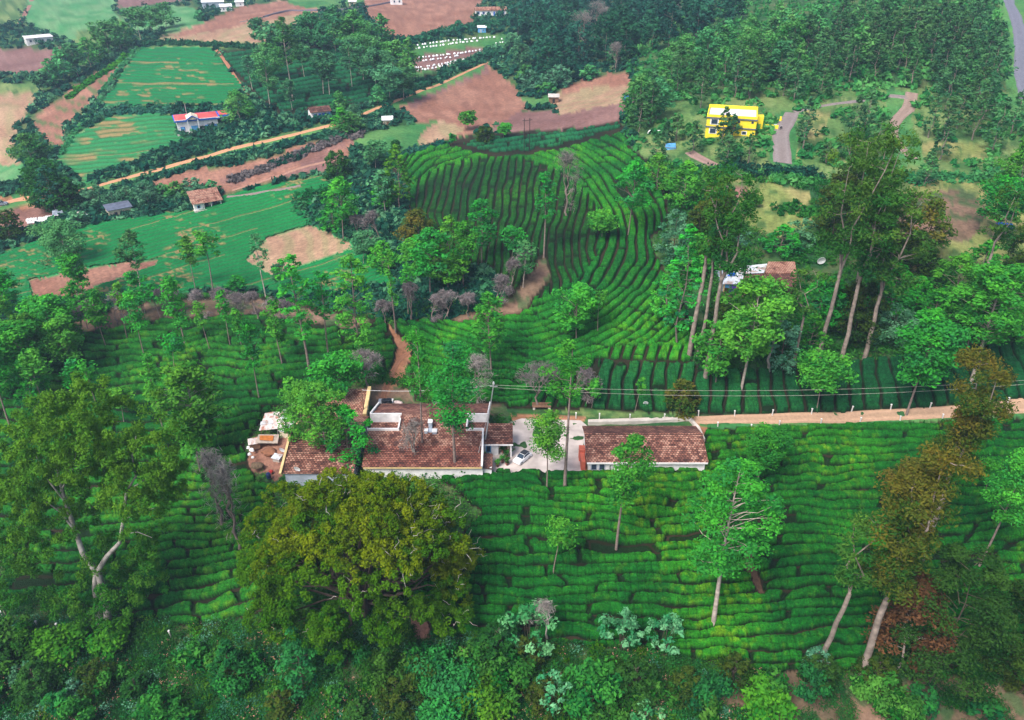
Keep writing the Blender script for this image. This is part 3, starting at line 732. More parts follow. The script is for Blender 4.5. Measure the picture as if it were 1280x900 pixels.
def proto_round(key, seed, H=9, W=8, mat='hill', n=34, leaf=.5, nl=70, bark='dark', r=.16, cone=0.0, base=.22, mats=None, ball=.20, squash=.85, shell=.45):
    R = np.random.default_rng(seed); paths = [limb((0, 0, 0), (R.normal()*.2, R.normal()*.2, H*.85), r, r*.2, R, 5, .04)]
    cs = []; rs = []; ts = []
    for i in range(n):
        t = (i+R.random())/n; z = base+(1-base)*t
        if cone > 0: prof = (1-t)**.8*cone+(1-cone)*math.sin(PI*min(1, t*.78+.2))
        else: prof = math.sqrt(max(.02, 1-((t-.38)/.64)**2))
        a = i*2.399+R.normal()*.5; rad = W*.5*prof*(.35+.5*R.random()); cr = min(W, H*.9)*ball*(.6+.6*R.random())*(.55+.6*prof)
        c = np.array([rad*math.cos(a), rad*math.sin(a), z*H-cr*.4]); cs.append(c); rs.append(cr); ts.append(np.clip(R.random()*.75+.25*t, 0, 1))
        if i % 2: paths.append(limb((0, 0, max(.2, c[2]-rad*.5)), c, r*.3, .03, R, 3, .1))
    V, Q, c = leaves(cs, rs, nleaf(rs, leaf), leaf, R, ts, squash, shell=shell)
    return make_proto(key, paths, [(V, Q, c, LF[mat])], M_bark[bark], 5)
def proto_bare(key, seed, H=7, W=7, mat='purple', bark='grey', dens=1.0, r=.16, single=False, leafy=0):
    R = np.random.default_rng(seed); paths = []; tw = []
    def grow(p, d, L, r, lv):
        q = p+d*L; pts, rr = limb(p, q, r, r*.6, R, 3, .12); paths.append((pts, rr))
        if lv == 0: tw.append(q); return
        for k in range(3 if lv > 1 else 4):
            nd = d+R.normal(size=3)*.55+np.array([0, 0, .12]); nd /= np.linalg.norm(nd); grow(q, nd*np.array([W/H, W/H, 1]), L*.72, r*.55, lv-1)
    grow(np.array([0, 0, 0.]), np.array([.05, .02, 1.]), H*.27, r, 4)
    tw = np.array(tw); s = H/np.percentile(tw[:, 2], 97)
    parts = []
    if dens > 0:
        sel = tw[R.random(len(tw)) < dens]
        V, Q, c = leaves(sel, np.full(len(sel), H*.075), 13, .09, R, None, 1, long=9, shell=.5)
        parts.append((V, Q, c, LF[mat]))
    if leafy:
        sel = tw[R.random(len(tw)) < leafy]; V, Q, c = leaves(sel, np.full(len(sel), H*.06), 30, .35, R); parts.append((V, Q, c, LF['oak']))
    return make_proto(key, paths, parts, M_bark[bark], 4)
def proto_shrub(key, seed, W=3, H=2, mat='shrub', n=14, leaf=.26, nl=55, rad=.12):
    R = np.random.default_rng(seed); cs = []; rs = []; paths = []
    for i in range(n):
        a = R.random()*2*PI; t = math.sqrt(R.random()); c = np.array([W*.38*t*math.cos(a), W*.38*t*math.sin(a), H*(.25+.5*R.random()*(1-.5*t*t))])
        cs.append(c); rs.append(min(W, H*1.4)*(rad+.08*R.random()))
        if i % 2: paths.append(limb((c[0]*.15, c[1]*.15, -.2), c, .05, .015, R, 2, .1))
    V, Q, c = leaves(cs, rs, nleaf(rs, leaf), leaf, R, None, .85)
    return make_proto(key, paths, [(V, Q, c, LF[mat])], M_bark['dark'], 4)
FAM = {}
def nleaf(rs, leaf, cov=8, lo=14, hi=340): return int(np.clip(cov*(np.mean(rs)/leaf)**2, lo, hi))
def fam(key, fn, lpx=1.95): FAM[key] = (fn, lpx)
for i in range(5): fam(f'oak{i}', lambda k, s, H, W, L, i=i: proto_oak(k, s+i, H, W, [.5,.62,.45,.62,.4][i], [26,18,34,18,40][i], L, irregular=.6))
for i in range(3): fam(f'slim{i}', lambda k, s, H, W, L, i=i: proto_oak(k, s+40+i, H, W, [.34,.45,.55][i], [17,14,12][i], L, irregular=.8, cf=.20))
for i in range(3): fam(f'full{i}', lambda k, s, H, W, L, i=i: proto_oak(k, s+60+i, H, W, [.32,.38,.28][i], 52, L, irregular=.5, cf=.085))
for i in range(2): fam(f'wide{i}', lambda k, s, H, W, L, i=i: proto_oak(k, s+80+i, H, W, .38, 85, L, irregular=.6, cf=.07, bark='pale', r=.16))
for i in range(4): fam(f'haz{i}', lambda k, s, H, W, L, i=i: proto_oak(k, s+200+i, H, W, [.35,.45,.3,.38][i], 34, L, mat='oakfar', bark='pale', irregular=.5, cf=.10), 1.9)
for i in range(4): fam(f'euc{i}', lambda k, s, H, W, L, i=i: proto_euc(k, s+300+i, H, W, base=[.42,.5,.38,.45][i], n=[54,44,66,54][i], leaf=L, r=H*.0095))
for i in range(2): fam(f'rust{i}', lambda k, s, H, W, L, i=i: proto_euc(k, s+330+i, H, W, base=.36, n=90, leaf=L, mat='rust', r=H*.0105, lean=.5, forks=3, spread=.7))
for i in range(2): fam(f'thin{i}', lambda k, s, H, W, L, i=i: proto_euc(k, s+340+i, H, W, base=.5, n=26, leaf=L, r=H*.010, forks=2))
for i in range(3): fam(f'fdark{i}', lambda k, s, H, W, L, i=i: proto_round(k, s+400+i, H, W, 'forest', 26, L, base=.25, bark='grey', ball=.16), 2.0)
for i in range(5): fam(f'fhill{i}', lambda k, s, H, W, L, i=i: proto_round(k, s+420+i, H, W, 'hill', 24, L, cone=[.2,0,.45,.1,.3][i], bark='brown', ball=.16), 2.0)
for i in range(4): fam(f'pine{i}', lambda k, s, H, W, L, i=i: proto_round(k, s+440+i, H, W, 'pine', 24, L, cone=[.6,.4,.75,.3][i], base=.2, bark='brown', ball=.15), 2.0)
fam('conifer', lambda k, s, H, W, L: proto_round(k, s+450, H, W, 'pine', 60, L, cone=1, base=.08, bark='brown', ball=.10, squash=.35), 1.8)
for i in range(3): fam(f'dround{i}', lambda k, s, H, W, L, i=i: proto_round(k, s+460+i, H, W, ['dark','darkol','darkol'][i], 60, L, base=.12, ball=.13))
fam('redb', lambda k, s, H, W, L: proto_round(k, s+470, H, W, 'redb', 30, L, base=.32, bark='pale', cone=.3))
fam('goldb', lambda k, s, H, W, L: proto_round(k, s+472, H, W, 'rust', 30, L, base=.1, cone=.2))
for i in range(3): fam(f'bigg{i}', lambda k, s, H, W, L, i=i: proto_round(k, s+480+i, H, W, 'oak', 46, L, base=.18, bark='grey', ball=.12, cone=.25))
for i in range(2): fam(f'teal{i}', lambda k, s, H, W, L, i=i: proto_round(k, s+490+i, H, W, 'teal', 30, L, base=.1, ball=.15))
for i in range(4): fam(f'bare{i}', lambda k, s, H, W, L, i=i: proto_bare(k, s+500+i, H, W, dens=.8, r=H*.02))
fam('greytall', lambda k, s, H, W, L: proto_bare(k, s+520, H, W, mat='twig', r=H*.014, dens=.8))
fam('dead', lambda k, s, H, W, L: proto_bare(k, s+522, H, W, mat='twig', bark='white', dens=.2, r=H*.018))
for i in range(3): fam(f'shrub{i}', lambda k, s, H, W, L, i=i: proto_shrub(k, s+600+i, W, H, 'shrub', 18, L), 2.6)
for i in range(2): fam(f'pales{i}', lambda k, s, H, W, L, i=i: proto_shrub(k, s+610+i, W, H, 'pale', 26, L, rad=.055), 2.4)
fam('brights', lambda k, s, H, W, L: proto_shrub(k, s+615, W, H, 'bright', 24, L), 2.6)
fam('cyp', lambda k, s, H, W, L: proto_round(k, s+618, H, W, 'shrub', 44, L, cone=.75, base=.05, ball=.13))
def get_proto(key, Hh, W, D):
    fn, lpx = FAM[key]; hq = 1.3**round(math.log(Hh)/math.log(1.3)); asp = min(3.0, max(.12, W/Hh)); aq = 1.3**round(math.log(asp)/math.log(1.3)); dq = 1.5**round(math.log(D)/math.log(1.5))
    k = f'{key}_{hq:.1f}_{aq:.2f}_{dq:.0f}'
    if k not in PROTO: fn(k, 1000, hq, aq*hq, lpx*dq/F)
    return PROTO[k]
def plant(key, u, vb, vt, wpx, name='silver_oak', rz=None, lean=0.0, vis_off=0):
    """stand a copy of a tree on the ground at photo point (u,vb), reaching up to row vt, wpx pixels wide"""
    p, D = hit(u, vb)
    # height: vertical pole whose tip projects to vt
    lo, hi = .5, 60.
    for _ in range(24):
        m = (lo+hi)/2; _, vv, _ = proj(p[0], p[1], p[2]+m)
        if vv > vt: lo = m
        else: hi = m
    Hh = lo; W = wpx*D/F; P = get_proto(key, Hh, W, D)
    e = empty(name, (p[0], p[1], p[2]-.15), random.random()*6.28 if rz is None else rz)
    s = min(1.5, max(.6, W/P.w)); e.scale = (s, s, Hh/P.h)
    if lean: 
        e.rotation_mode = 'XYZ'; e.rotation_euler = (0, lean, 0)
    t = link('trunk', P.trunk, e)
    if P.crown: link('crown', P.crown, e)
    e['_u'] = float(u); e['_v'] = float(vb)
    return e
ORD = ['', 'second ', 'third ', 'fourth ', 'fifth ', 'sixth ', 'seventh ', 'eighth ', 'ninth ', 'tenth ', 'eleventh ', 'twelfth ', 'thirteenth ', 'fourteenth ', 'fifteenth ', 'sixteenth ', 'seventeenth ', 'eighteenth ', 'nineteenth ', 'twentieth ']
def ordn(i, n):
    if i == 0: return 'leftmost'
    if i == n-1: return 'rightmost'
    if i < n/2: return ORD[i]+'from left'
    j = n-1-i
    return ORD[j]+'from right' if j else 'rightmost'
def stand(group, cat, items, name, fmt):
    """items: (key,u,vb,vt,w[,lean][,own label]); fmt has {o} for its place in the row"""
    items = sorted(items, key=lambda i: i[1]); n = sum(1 for i in items if not isinstance(i[-1], str)); k = 0
    for it in items:
        own = it[-1] if isinstance(it[-1], str) else None
        a = [q for q in it if not isinstance(q, str) or q is it[0]]
        a[4] *= (.8 if group in ('trees along the valley edge', 'green trees on the middle hill') else 1); e = plant(a[0], *a[1:5], name=name, lean=(a[5] if len(a) > 5 else 0))
        if own: lab = own
        else: lab = fmt.format(o=ordn(k, n)); k += 1
        tag(e, lab, cat, group)
# ---- silver oaks on the left tea slope
stand('silver oaks on the left tea slope', 'tree', [
 ('slim0',231,433,344,26),('slim1',181,444,362,22),('slim0',205,538,443,20),('slim2',127,526,451,18),('slim2',220,467,418,24),
 ('slim1',325,499,398,22),('slim2',262,440,376,14),('slim0',352,456,374,20),('slim1',288,432,362,16),('slim0',102,505,450,20),('slim2',160,424,352,18),('slim1',302,432,384,14),('oak3',62,524,440,32),('oak0',14,534,432,46),('oak4',92,474,398,36),('slim0',132,432,362,24),('slim2',255,522,468,14),('slim1',368,530,470,18),('slim0',181,400,338,20),('full0',77,446,370,50),('oak1',157,530,484,34),('oak2',44,493,402,58),('oak4',22,470,415,52),('slim2',200,400,352,16)
 ], 'silver_oak', '{o} slim silver oak with bare trunk in the left tea slope')
tag(plant('wide0',258,588,452,66,'silver_oak'), 'broad bright green tree with an orange bloom, left of the rusty shed', 'tree')
tag(plant('oak4',252,590,500,52,'silver_oak'), 'leafy green tree just under the broad bright tree left of the shed', 'tree')
tag(plant('greytall',280,662,565,44,'bare_tree'), 'half bare grey tree over the tea left of the big round tree', 'tree')
tag(plant('greytall',300,686,572,34,'bare_tree'), 'thin leaning grey tree right of the other half bare one in tea', 'tree')
# ---- band of oaks between the valley and the left tea
stand('trees along the valley edge', 'tree', [
 ('full0',386,466,318,46),('oak0',413,455,338,34),('full2',452,470,320,52),('oak3',263+5,366,288,34),('slim1',244,360,294,22),('haz1',332,371,290,24),
 ('oak2',105,378,315,36),('full2',15,405,336,50),('haz2',98,372,276,56),('haz1',178,365,288,34),('slim0',494,416,308,16),('oak0',300,372,345,30),('haz0',350,362,330,24),
 ('full1',8,440,350,50),('full0',52,470,392,44),('bigg0',-6,500,420,60),('full2',92,440,380,36),('bigg2',48,520,450,56),('full1',110,410,350,34),('oak0',60,425,372,40),('oak3',240,330,300,12)
 ], 'silver_oak', '{o} green tree along the edge of the valley fields')
# ---- trees around and in front of the farm
for it in [('oak0',530,578,408,36,'tall tree with pale trunk rising in front of the farmhouse roof, left one'),
 ('slim0',570,597,430,44,'tall bright green tree standing against the middle of the farmhouse roof'),
 ('oak1',706,612,426,46,'very tall slim silver oak with yellow green top beside the pale yard'),
 ('slim1',683,612,515,40,'small silver oak in front of the yard next to the car'),
 ('oak2',770,688,543,52,'bright silver oak with leaning trunk below the long tiled outbuilding'),
 ('slim2',693,718,650,30,'smallest young silver oak alone in the front tea rows'),
 ('wide0',890,780,583,96,'broad light green silver oak with pale forked trunk in the front tea'),
 ('oak4',948,602,534,44,'round green tree just below the dirt road right of the outbuilding'),
 ('oak0',1221,714,563,58,'bright green leaning silver oak near the right edge of the tea'),
 ('full0',613,466,365,44,'bushy green tree in the curved tea rows above the farmhouse'),
 ('full2',720,426,356,50,'round green tree on the curved tea hill above the yard'),
 ('oak3',747,419,362,22,'narrow tree right beside the round tree on the curved tea hill'),
 ('slim1',740,509,472,18,'small slim tree by the road behind the yard'),
 ('full0',412,585,480,62,'bright leafy tree covering the left wing roof of the farmhouse'),
 ('bigg0',440,585,505,52,'dense green tree between the left wing and main farmhouse roof'),
 ('full2',385,570,478,44,'light green tree beside the yellow edged roof of the left wing'),
 ('oak2',428,520,444,46,'dark green tree behind the left wing of the farmhouse'),
 ('oak0',1019,514,440,58,'bright young tree with leaning pale trunk beside the dirt road'),
 ('oak4',1134,520,390,60,'yellow green tree between the dirt road and the rust coloured tree'),
 ('wide1',1213,480,330,74,'bright green tree with leaning pale trunk in the tea hedges at right'),
 ('oak2',1203,450,345,44,'green tree behind the bright leaning one in the hedges at right'),
 ('wide1',927,487,348,80,'large deep green tree directly below the tiled shack cluster'),
 ('full2',893,482,402,52,'mid green tree left of the large one below the shacks')]:
    k = it[0]; nm = 'silver_oak'
    ln = {770: .04, 1221: .05}.get(it[1], 0)
    tag(plant(*it[:5], name=nm, lean=ln), it[5], 'tree', None)
tag(plant('rust0',1100,560,528,20,'small_tree') if False else plant('goldb',850,514,474,36,'small_tree'), 'little golden green bush tree beside the road behind the outbuilding', 'tree')
tag(plant('slim2',795,514,470,12,'young_tree'), 'thin young sapling in the hedge tea behind the outbuilding', 'tree')
tag(plant('dead',517,586,522,52,'bare_tree'), 'leafless grey tree standing before the farmhouse roof', 'tree')
tag(plant('greytall',598,510,445,36,'bare_tree'), 'bare whitish tree beside the leaning utility pole', 'tree')
tag(plant('bare1',460,488,438,40,'bare_tree'), 'leafless grey tree left above the farmhouse', 'tree')
tag(plant('bare0',672,508,455,54,'bare_tree'), 'brown grey twiggy tree behind the yard, left one', 'tree')
tag(plant('bare2',715,505,458,56,'bare_tree'), 'brown grey twiggy tree behind the yard, right one', 'tree')
tag(plant('slim2',1230,616,575,22,'bare_tree'), 'small thin grey sapling in the tea at the right', 'tree')
# ---- right side eucalyptus
stand('tall eucalyptus trees above the hedge rows', 'tree', [
 ('thin0',861,447,212,46,'brown thin trunked eucalyptus at the left end of the tall stand'),
 ('thin1',872,448,225,44,'second brown eucalyptus of the left pair, beside the hill tea'),
 ('euc1',881,476,205,54,'tall eucalyptus with golden top left of the tiled shacks'),
 ('euc0',1023,454,160,74,'tallest dark eucalyptus with thick brown trunk right of the shacks'),
 ('euc3',1051,453,225,52,'eucalyptus with slanting trunk between the tallest and the wide one'),
 ('euc2',1080,449,232,84,'wide crowned eucalyptus leaning right above the hedge rows'),
 ('thin0',991,459,330,36,'thin eucalyptus with straight trunk right of the tiled shacks'),
 ('euc1',1062,400,150,64,'dark eucalyptus behind the tallest one, below the gravel drive'),
 ('thin1',1208,400,225,50,'grey trunked eucalyptus beside the rubble slope at right')], 'eucalyptus', 'eucalyptus')
tag(plant('dead',961,464,385,16,'dead_tree'), 'broken bare trunk standing left of the whitish shrub', 'tree')
tag(plant('teal0',975,465,400,32,'ivy_tree'), 'pale blue green ivy covered stump above the hedge rows', 'tree')
tag(plant('rust0',1075,848,568,76,'rust_tree'), 'huge rust and olive tree with thick pale trunk at lower right', 'tree')
tag(plant('rust1',1150,705,448,56,'rust_tree'), 'tall narrow tree with orange brown top crossing the dirt road', 'tree')
tag(plant('thin0',1026,826,632,44,'thin_tree'), 'thin crooked tree with sparse leaves left of the huge rust tree', 'tree')
tag(plant('redb',1118,842,722,76,'red_brown_tree'), 'small tree with dead red brown foliage at lower right', 'tree')
tag(plant('dround0',1160,855,690,104,'dark_tree'), 'dark dense round tree beside the red brown one at lower right', 'tree')
tag(plant('dround1',1272,862,700,100,'dark_tree'), 'dark olive tree cut by the right edge at the bottom', 'tree')
tag(plant('goldb',1130,640,575,70,'gold_bush'), 'golden green bushy growth at the foot of the orange topped tree', 'tree')
# ---- purple leafless row
stand('leafless purple grey trees above the left tea', 'tree', [(f'bare{i%4}', u, v, v-h, w*.8) for i, (u, v, h, w) in enumerate([
 (104,418,40,46),(120,414,42,44),(146,406,40,44),(162,398,30,34),(181,392,28,28),(204,386,26,24),(228,390,30,28),(252,396,34,30),(279,394,34,34),(300,398,32,36),(322,400,34,36),(345,408,36,36),(360,404,28,28)])],
 'bare_tree', '{o} of the leafless purple grey trees above the left tea')
stand('leafless trees below the curved tea hill', 'tree', [(f'bare{(i+1)%4}', u, v, v-h, w*.75) for i, (u, v, h, w) in enumerate([
 (515,402,52,26),(540,402,34,34),(560,400,36,40),(585,396,30,36),(482,404,30,30),(622,378,38,40),(640,366,44,40),(655,350,40,34),(447,296,30,26),(474,304,42,34)])],
 'bare_tree', '{o} of the leafless grey trees below the curved tea hill')
tag(plant('greytall',709,272,186,30,'bare_tree'), 'tall slim leafless grey tree on the tea hill crest', 'tree')
tag(plant('rust1',524,300,258,34,'golden_tree') if False else plant('goldb',524,302,260,40,'golden_tree'), 'small golden brown tree on the left flank of the tea hill', 'tree')
# ---- middle hill trees
stand('green trees on the middle hill', 'tree', [
 ('full0',539,370,285,52),('bigg0',500,262,180,50),('full1',430,300,222,46),('haz0',470,214,176,36),('haz3',482,268,212,34),('bigg2',565,352,268,48),('full2',603,330,248,42),('oak2',580,360,276,36),
 ('full0',523,350,300,46),('bigg2',484,260,222,40),('dround0',423,226,188,34),('oak0',680,322,214,32),('full1',786,294,200,56),('oak4',752,300,262,36),('bigg1',480,340,300,50),
 ('full1',560,366,318,50),('oak2',640,330,282,26),('haz0',455,330,290,40),('bigg0',418,290,250,38),('haz2',655,360,300,30),('oak3',512,398,330,26),('bigg2',846,430,280,60),('teal1',840,330,262,48),('bigg1',832,405,330,50)],
 'broadleaf_tree', '{o} green tree of those round the middle tea hill')
stand('small trees by the brown fields', 'tree', [('oak4',585,163,138,18),('dround2',606,178,157,20),('oak4',630,173,153,16),('slim0',565,182,166,8),('dround0',495,186,174,10)],
 'small_tree', '{o} small tree standing along the brown field edge')
# ---- top left and top middle clumps
stand('dark blue green trees of the windbreak at top left', 'tree', [(f'fhill{i%5}' if i % 3 else f'haz{i%4}', u, v, v-h, w) for i, (u, v, h, w) in enumerate([
 (55,118,30,20),(67,108,36,20),(82,103,44,28),(98,95,42,26),(114,86,40,24),(126,80,38,20),(138,72,46,34),(152,66,46,30),(160,60,34,24),(176,50,42,32),(190,40,34,22),(208,36,34,24),(198,44,36,20),(250,26,14,14)])],
 'windbreak_tree', '{o} dark tree of the windbreak crossing the top left')
stand('hazy trees over the far tea', 'tree', [('haz0',325,60,22,24),('haz2',341,72,34,30),('haz1',366,128,20,26),('haz1',315,112,68,18),('haz2',338,134,58,32),('haz3',405,118,62,26),('haz0',365,138,98,16),
 ('fhill1',393,58,14,40),('fhill0',420,66,6,44),('fhill3',445,70,12,40),('fhill2',478,56,16,26),('haz2',455,100,42,38),('fhill1',492,100,50,36),('haz3',440,110,46,24),('fhill0',513,105,46,30),
 ('haz0',412,120,64,26),('fhill2',474,130,104,22),('haz0',384,54,18,26),('haz2',470,110,60,40),('haz3',432,60,20,34),('haz1',458,62,26,26),('fhill3',405,60,26,30),('haz2',352,60,28,30),('haz1',380,96,54,22),('fhill4',300,152,112,34),('haz3',488,128,80,36),('haz0',505,126,84,30),('fhill1',340,100,52,30)],
 'hazy_tree', '{o} hazy green tree over the far tea behind the white house')
stand('dark trees at the left road bend', 'tree', [('dround0',66,262,198,48),('pine0',50,248,205,26),('dround0',84,262,222,36),('dround2',14,300,262,30),('fhill1',42,208,165,34),('haz2',82,330,276,44),('teal0',100,282,262,22),('fdark2',70,268,206,24)],
 'dark_tree', '{o} dark tree around the bend of the dirt road at left')
stand('trees beside the small hedged huts', 'tree', [('teal1',186,256,228,30),('teal0',240,240,222,26),('fhill1',205,248,230,26),('teal1',160,252,232,28),('fhill0',265,240,224,20),('fhill2',426,140,112,24),('teal0',120,256,232,30),('teal1',142,258,238,26),('fhill4',222,246,226,22),
  ('bigg0',428,160,134,26),('fhill1',440,168,140,26),('teal0',442,152,130,20)],
 'hedge_tree', '{o} low bluish tree of the belt above the valley fields')
# ---- the pine and broadleaf wood on the right hillside, the dark wood at the top
def scatter(poly, sp, seed, jit=.45):
    R = np.random.default_rng(seed); P = np.array(poly, float); x0, y0 = P.min(0); x1, y1 = P.max(0); out = []
    y = y0; row = 0
    while y < y1:
        s = sp*(.55+.75*(y+40)/200) if sp > 0 else -sp
        x = x0+(row % 2)*s/2
        while x < x1:
            a = x+R.normal()*s*jit*.6; b = y+R.normal()*s*jit*.35
            ins = False
            for i in range(len(P)):
                p, q = P[i], P[(i+1) % len(P)]
                if (p[1] > b) != (q[1] > b) and a < (q[0]-p[0])*(b-p[1])/(q[1]-p[1])+p[0]: ins = not ins
            if ins: out.append((a, b))
            x += s
        y += s*.52; row += 1
    return out
R0 = np.random.default_rng(5)
hillp = scatter([(792,168),(800,128),(850,92),(915,62),(1000,42),(1100,28),(1238,20),(1248,150),(1246,180),(1238,172),(1205,165),(1150,120),(1100,112),(1040,122),(985,132),(955,138),(900,126),(870,140),(850,152),(820,160)], 26, 11)
for i, (u, v) in enumerate(hillp):
    bright = np.clip((1120-u)/260+(70-v)/160+R0.normal()*.25, 0, 1) > .5
    key = f'fhill{R0.integers(5)}' if bright else f'pine{R0.integers(4)}'
    h = (46+16*R0.random())*(.72+.36*(v/150))
    e = plant(key, u, v, v-h, h*(.60 if bright else .54)*(.85+.3*R0.random()), 'wood_tree' if bright else 'pine_tree')
    if bright: tag(e, 'green broadleaf tree of the dense wood covering the right hillside', 'tree', 'broadleaf trees of the right hillside wood')
    else: tag(e, 'dark pine of the dense wood covering the right hillside', 'pine tree', 'pines of the right hillside wood')
darkp = scatter([(632,30),(650,-25),(1010,-40),(960,-5),(900,42),(840,62),(800,88),(786,98),(740,96),(715,106),(700,116),(668,100),(655,80),(640,58)], 30, 12, .6)
for i, (u, v) in enumerate(darkp):
    if (u-607)**2/900+(v-22)**2/200 < 1: continue
    h = (36+26*R0.random())*(.8+.3*(v/100)); key = 'greytall' if R0.random() < .07 else f'fdark{R0.integers(3)}'
    e = plant(key, u, v, v-h, h*(.5+.25*R0.random()), 'forest_tree')
    tag(e, 'dark blue green tree in the dark wood at the top', 'tree', 'trees of the dark wood at the top')
for (u, v, h, w) in [(652,86,32,26),(670,112,18,24),(690,108,22,26),(662,112,26,24),(735,100,20,20),(640,66,26,24),(655,104,24,20),(684,116,14,20),(700,108,28,30),(770,80,22,20)]:
    tag(plant('teal1' if w > 22 else 'fhill1', u, v, v-h, w, 'edge_tree'), 'rounder paler tree along the foot of the dark wood', 'tree', 'paler trees at the foot of the dark wood')
stand('scattered pines round the yellow house', 'pine tree', [('pine0',832,184,150,16),('pine1',866,190,150,24),('pine2',903,180,132,22),('pine0',915,172,142,16),('pine3',908,202,168,28),('pine0',1003,188,120,24),('pine3',1004,170,140,16),('pine1',1060,200,118,32),
 ('pine2',1076,190,112,26),('pine0',1092,200,140,22),('pine1',1077,176,110,22),('pine3',845,176,140,22),('pine0',935,204,165,18),('pine2',1174,200,148,26),('pine1',1160,172,120,20),('pine3',1178,176,120,28),('pine2',1196,160,110,26),('pine1',1215,175,112,30),('pine2',1240,190,120,32),('pine0',1262,170,112,28),('pine3',1032,204,176,18),('pine0',820,205,165,22),('pine2',798,165,118,28),('pine1',812,158,100,26),('pine3',790,138,95,26)],
 'pine_tree', '{o} of the scattered pines round the yellow house and tracks')
tag(plant('conifer',1155,232,184,30,'conifer'), 'dark cone shaped conifer beside the end of the dirt track', 'conifer')
stand('dark bushy trees on the scrubby right slope', 'tree', [('dround0',1095,335,245,36),('dround1',1108,350,242,44),('goldb',1152,325,248,52),('dround1',1135,345,290,52),('oak4',1240,300,222,50),('bigg0',1268,250,165,70),('bigg1',1255,400,330,80),('bigg0',1190,375,318,60),('bigg2',1160,420,360,56),
  ('bigg1',1110,400,330,60),('euc0',1060,290,165,60),('dround1',1040,300,215,50),('teal0',1110,432,384,52),('bigg2',1022,400,345,46),('teal1',998,305,272,40),('bigg0',975,318,280,44),('bigg1',955,415,376,50),('shrub0',940,255,240,28),('dround2',1275,340,280,44),('bigg0',1225,345,300,50),
  ('teal0',915,312,285,38),('bigg2',880,345,300,34),('goldb',888,300,225,44),('dround0',900,290,230,34),('bigg1',870,340,290,40),('dround1',870,310,262,40),('bigg0',855,260,200,50),('bigg2',820,240,190,44),('bigg1',1030,410,345,50),('dround1',1065,425,352,54),('bigg2',1010,442,392,40),('dround2',900,428,380,40),('bigg0',1140,398,345,50),('bigg2',1275,430,365,56),('bigg0',1245,420,375,40)],
 'bushy_tree', '{o} bushy tree on the scrubby right slope')
# ---- the big tree at lower left
def big_left():
    R = np.random.default_rng(77); p, D = hit(130, 780); S = D/F
    def W(u, v, dy=0):                    # point in a vertical plane through the base
        q = at_depth(u, v, D*(1+dy)); 
        # keep plane y = base y
        r = ray(u, v); k = (p[1]+dy*40)/r[1]; return CAM+k*r - p
    paths = []
    def pl(pts, r0, r1, dy=0):
        P = [W(*a, dy*i/len(pts)) for i, a in enumerate(pts)]; n = len(P)
        paths.append((P, [r0*(1-i/(n-1))+r1*i/(n-1) for i in range(n)])); return P
    pl([(136,782),(134,760),(128,735),(122,712)], .75, .5)
    pl([(124,780),(121,755),(118,735),(120,712)], .45, .4)
    a = pl([(120,714),(103,690),(93,660),(82,628),(74,600),(70,570),(76,545)], .5, .12, .1)
    b = pl([(122,714),(134,695),(150,678),(154,650),(158,615),(170,595)], .45, .12, -.1)
    pl([(93,662),(75,640),(55,625)], .2, .05); pl([(154,650),(175,640),(205,632)], .12, .03); pl([(152,668),(172,665),(190,672)], .1, .03)
    pl([(78,610),(90,590),(96,560)], .15, .05); pl([(158,615),(180,600),(200,595)], .14, .04); pl([(82,628),(60,600),(45,570)], .16, .04); pl([(170,597),(165,570),(170,545)], .14, .04)
    cs = []; rs = []; ts = []
    for (u, v, ru, rv, n) in [(45,545,48,40,34),(85,525,42,26,26),(130,560,50,38,34),(185,570,42,34,26),(30,600,42,36,24),(100,600,60,35,18),(190,620,34,24,14),(60,655,55,30,20),(30,690,36,26,16),(150,700,50,26,20),(110,735,60,22,24),(165,745,36,20,12),(20,730,30,18,6),(210,600,30,26,10),(-20,620,40,80,24)]:
        for k in range(int(n*2.1)):
            a_ = R.random()*2*PI; t = math.sqrt(R.random()); q = W(u+ru*t*math.cos(a_), v+rv*t*math.sin(a_), 0); q = q+np.array([0, R.normal()*4.0, 0])
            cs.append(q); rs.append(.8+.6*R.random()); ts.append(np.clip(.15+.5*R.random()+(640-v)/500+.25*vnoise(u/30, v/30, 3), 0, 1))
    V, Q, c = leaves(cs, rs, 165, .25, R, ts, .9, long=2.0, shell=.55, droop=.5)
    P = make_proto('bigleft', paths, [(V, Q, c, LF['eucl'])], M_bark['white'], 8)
    e = empty('spreading_tree', p); tag(e, 'large airy spreading tree with pale forked trunk at lower left', 'tree'); link('trunk', P.trunk, e); link('crown', P.crown, e)
big_left()
tag(plant('thin1',10,772,700,60,'slanting_tree',lean=-.12), 'pair of slanting bare trunks at the far left edge', 'tree')
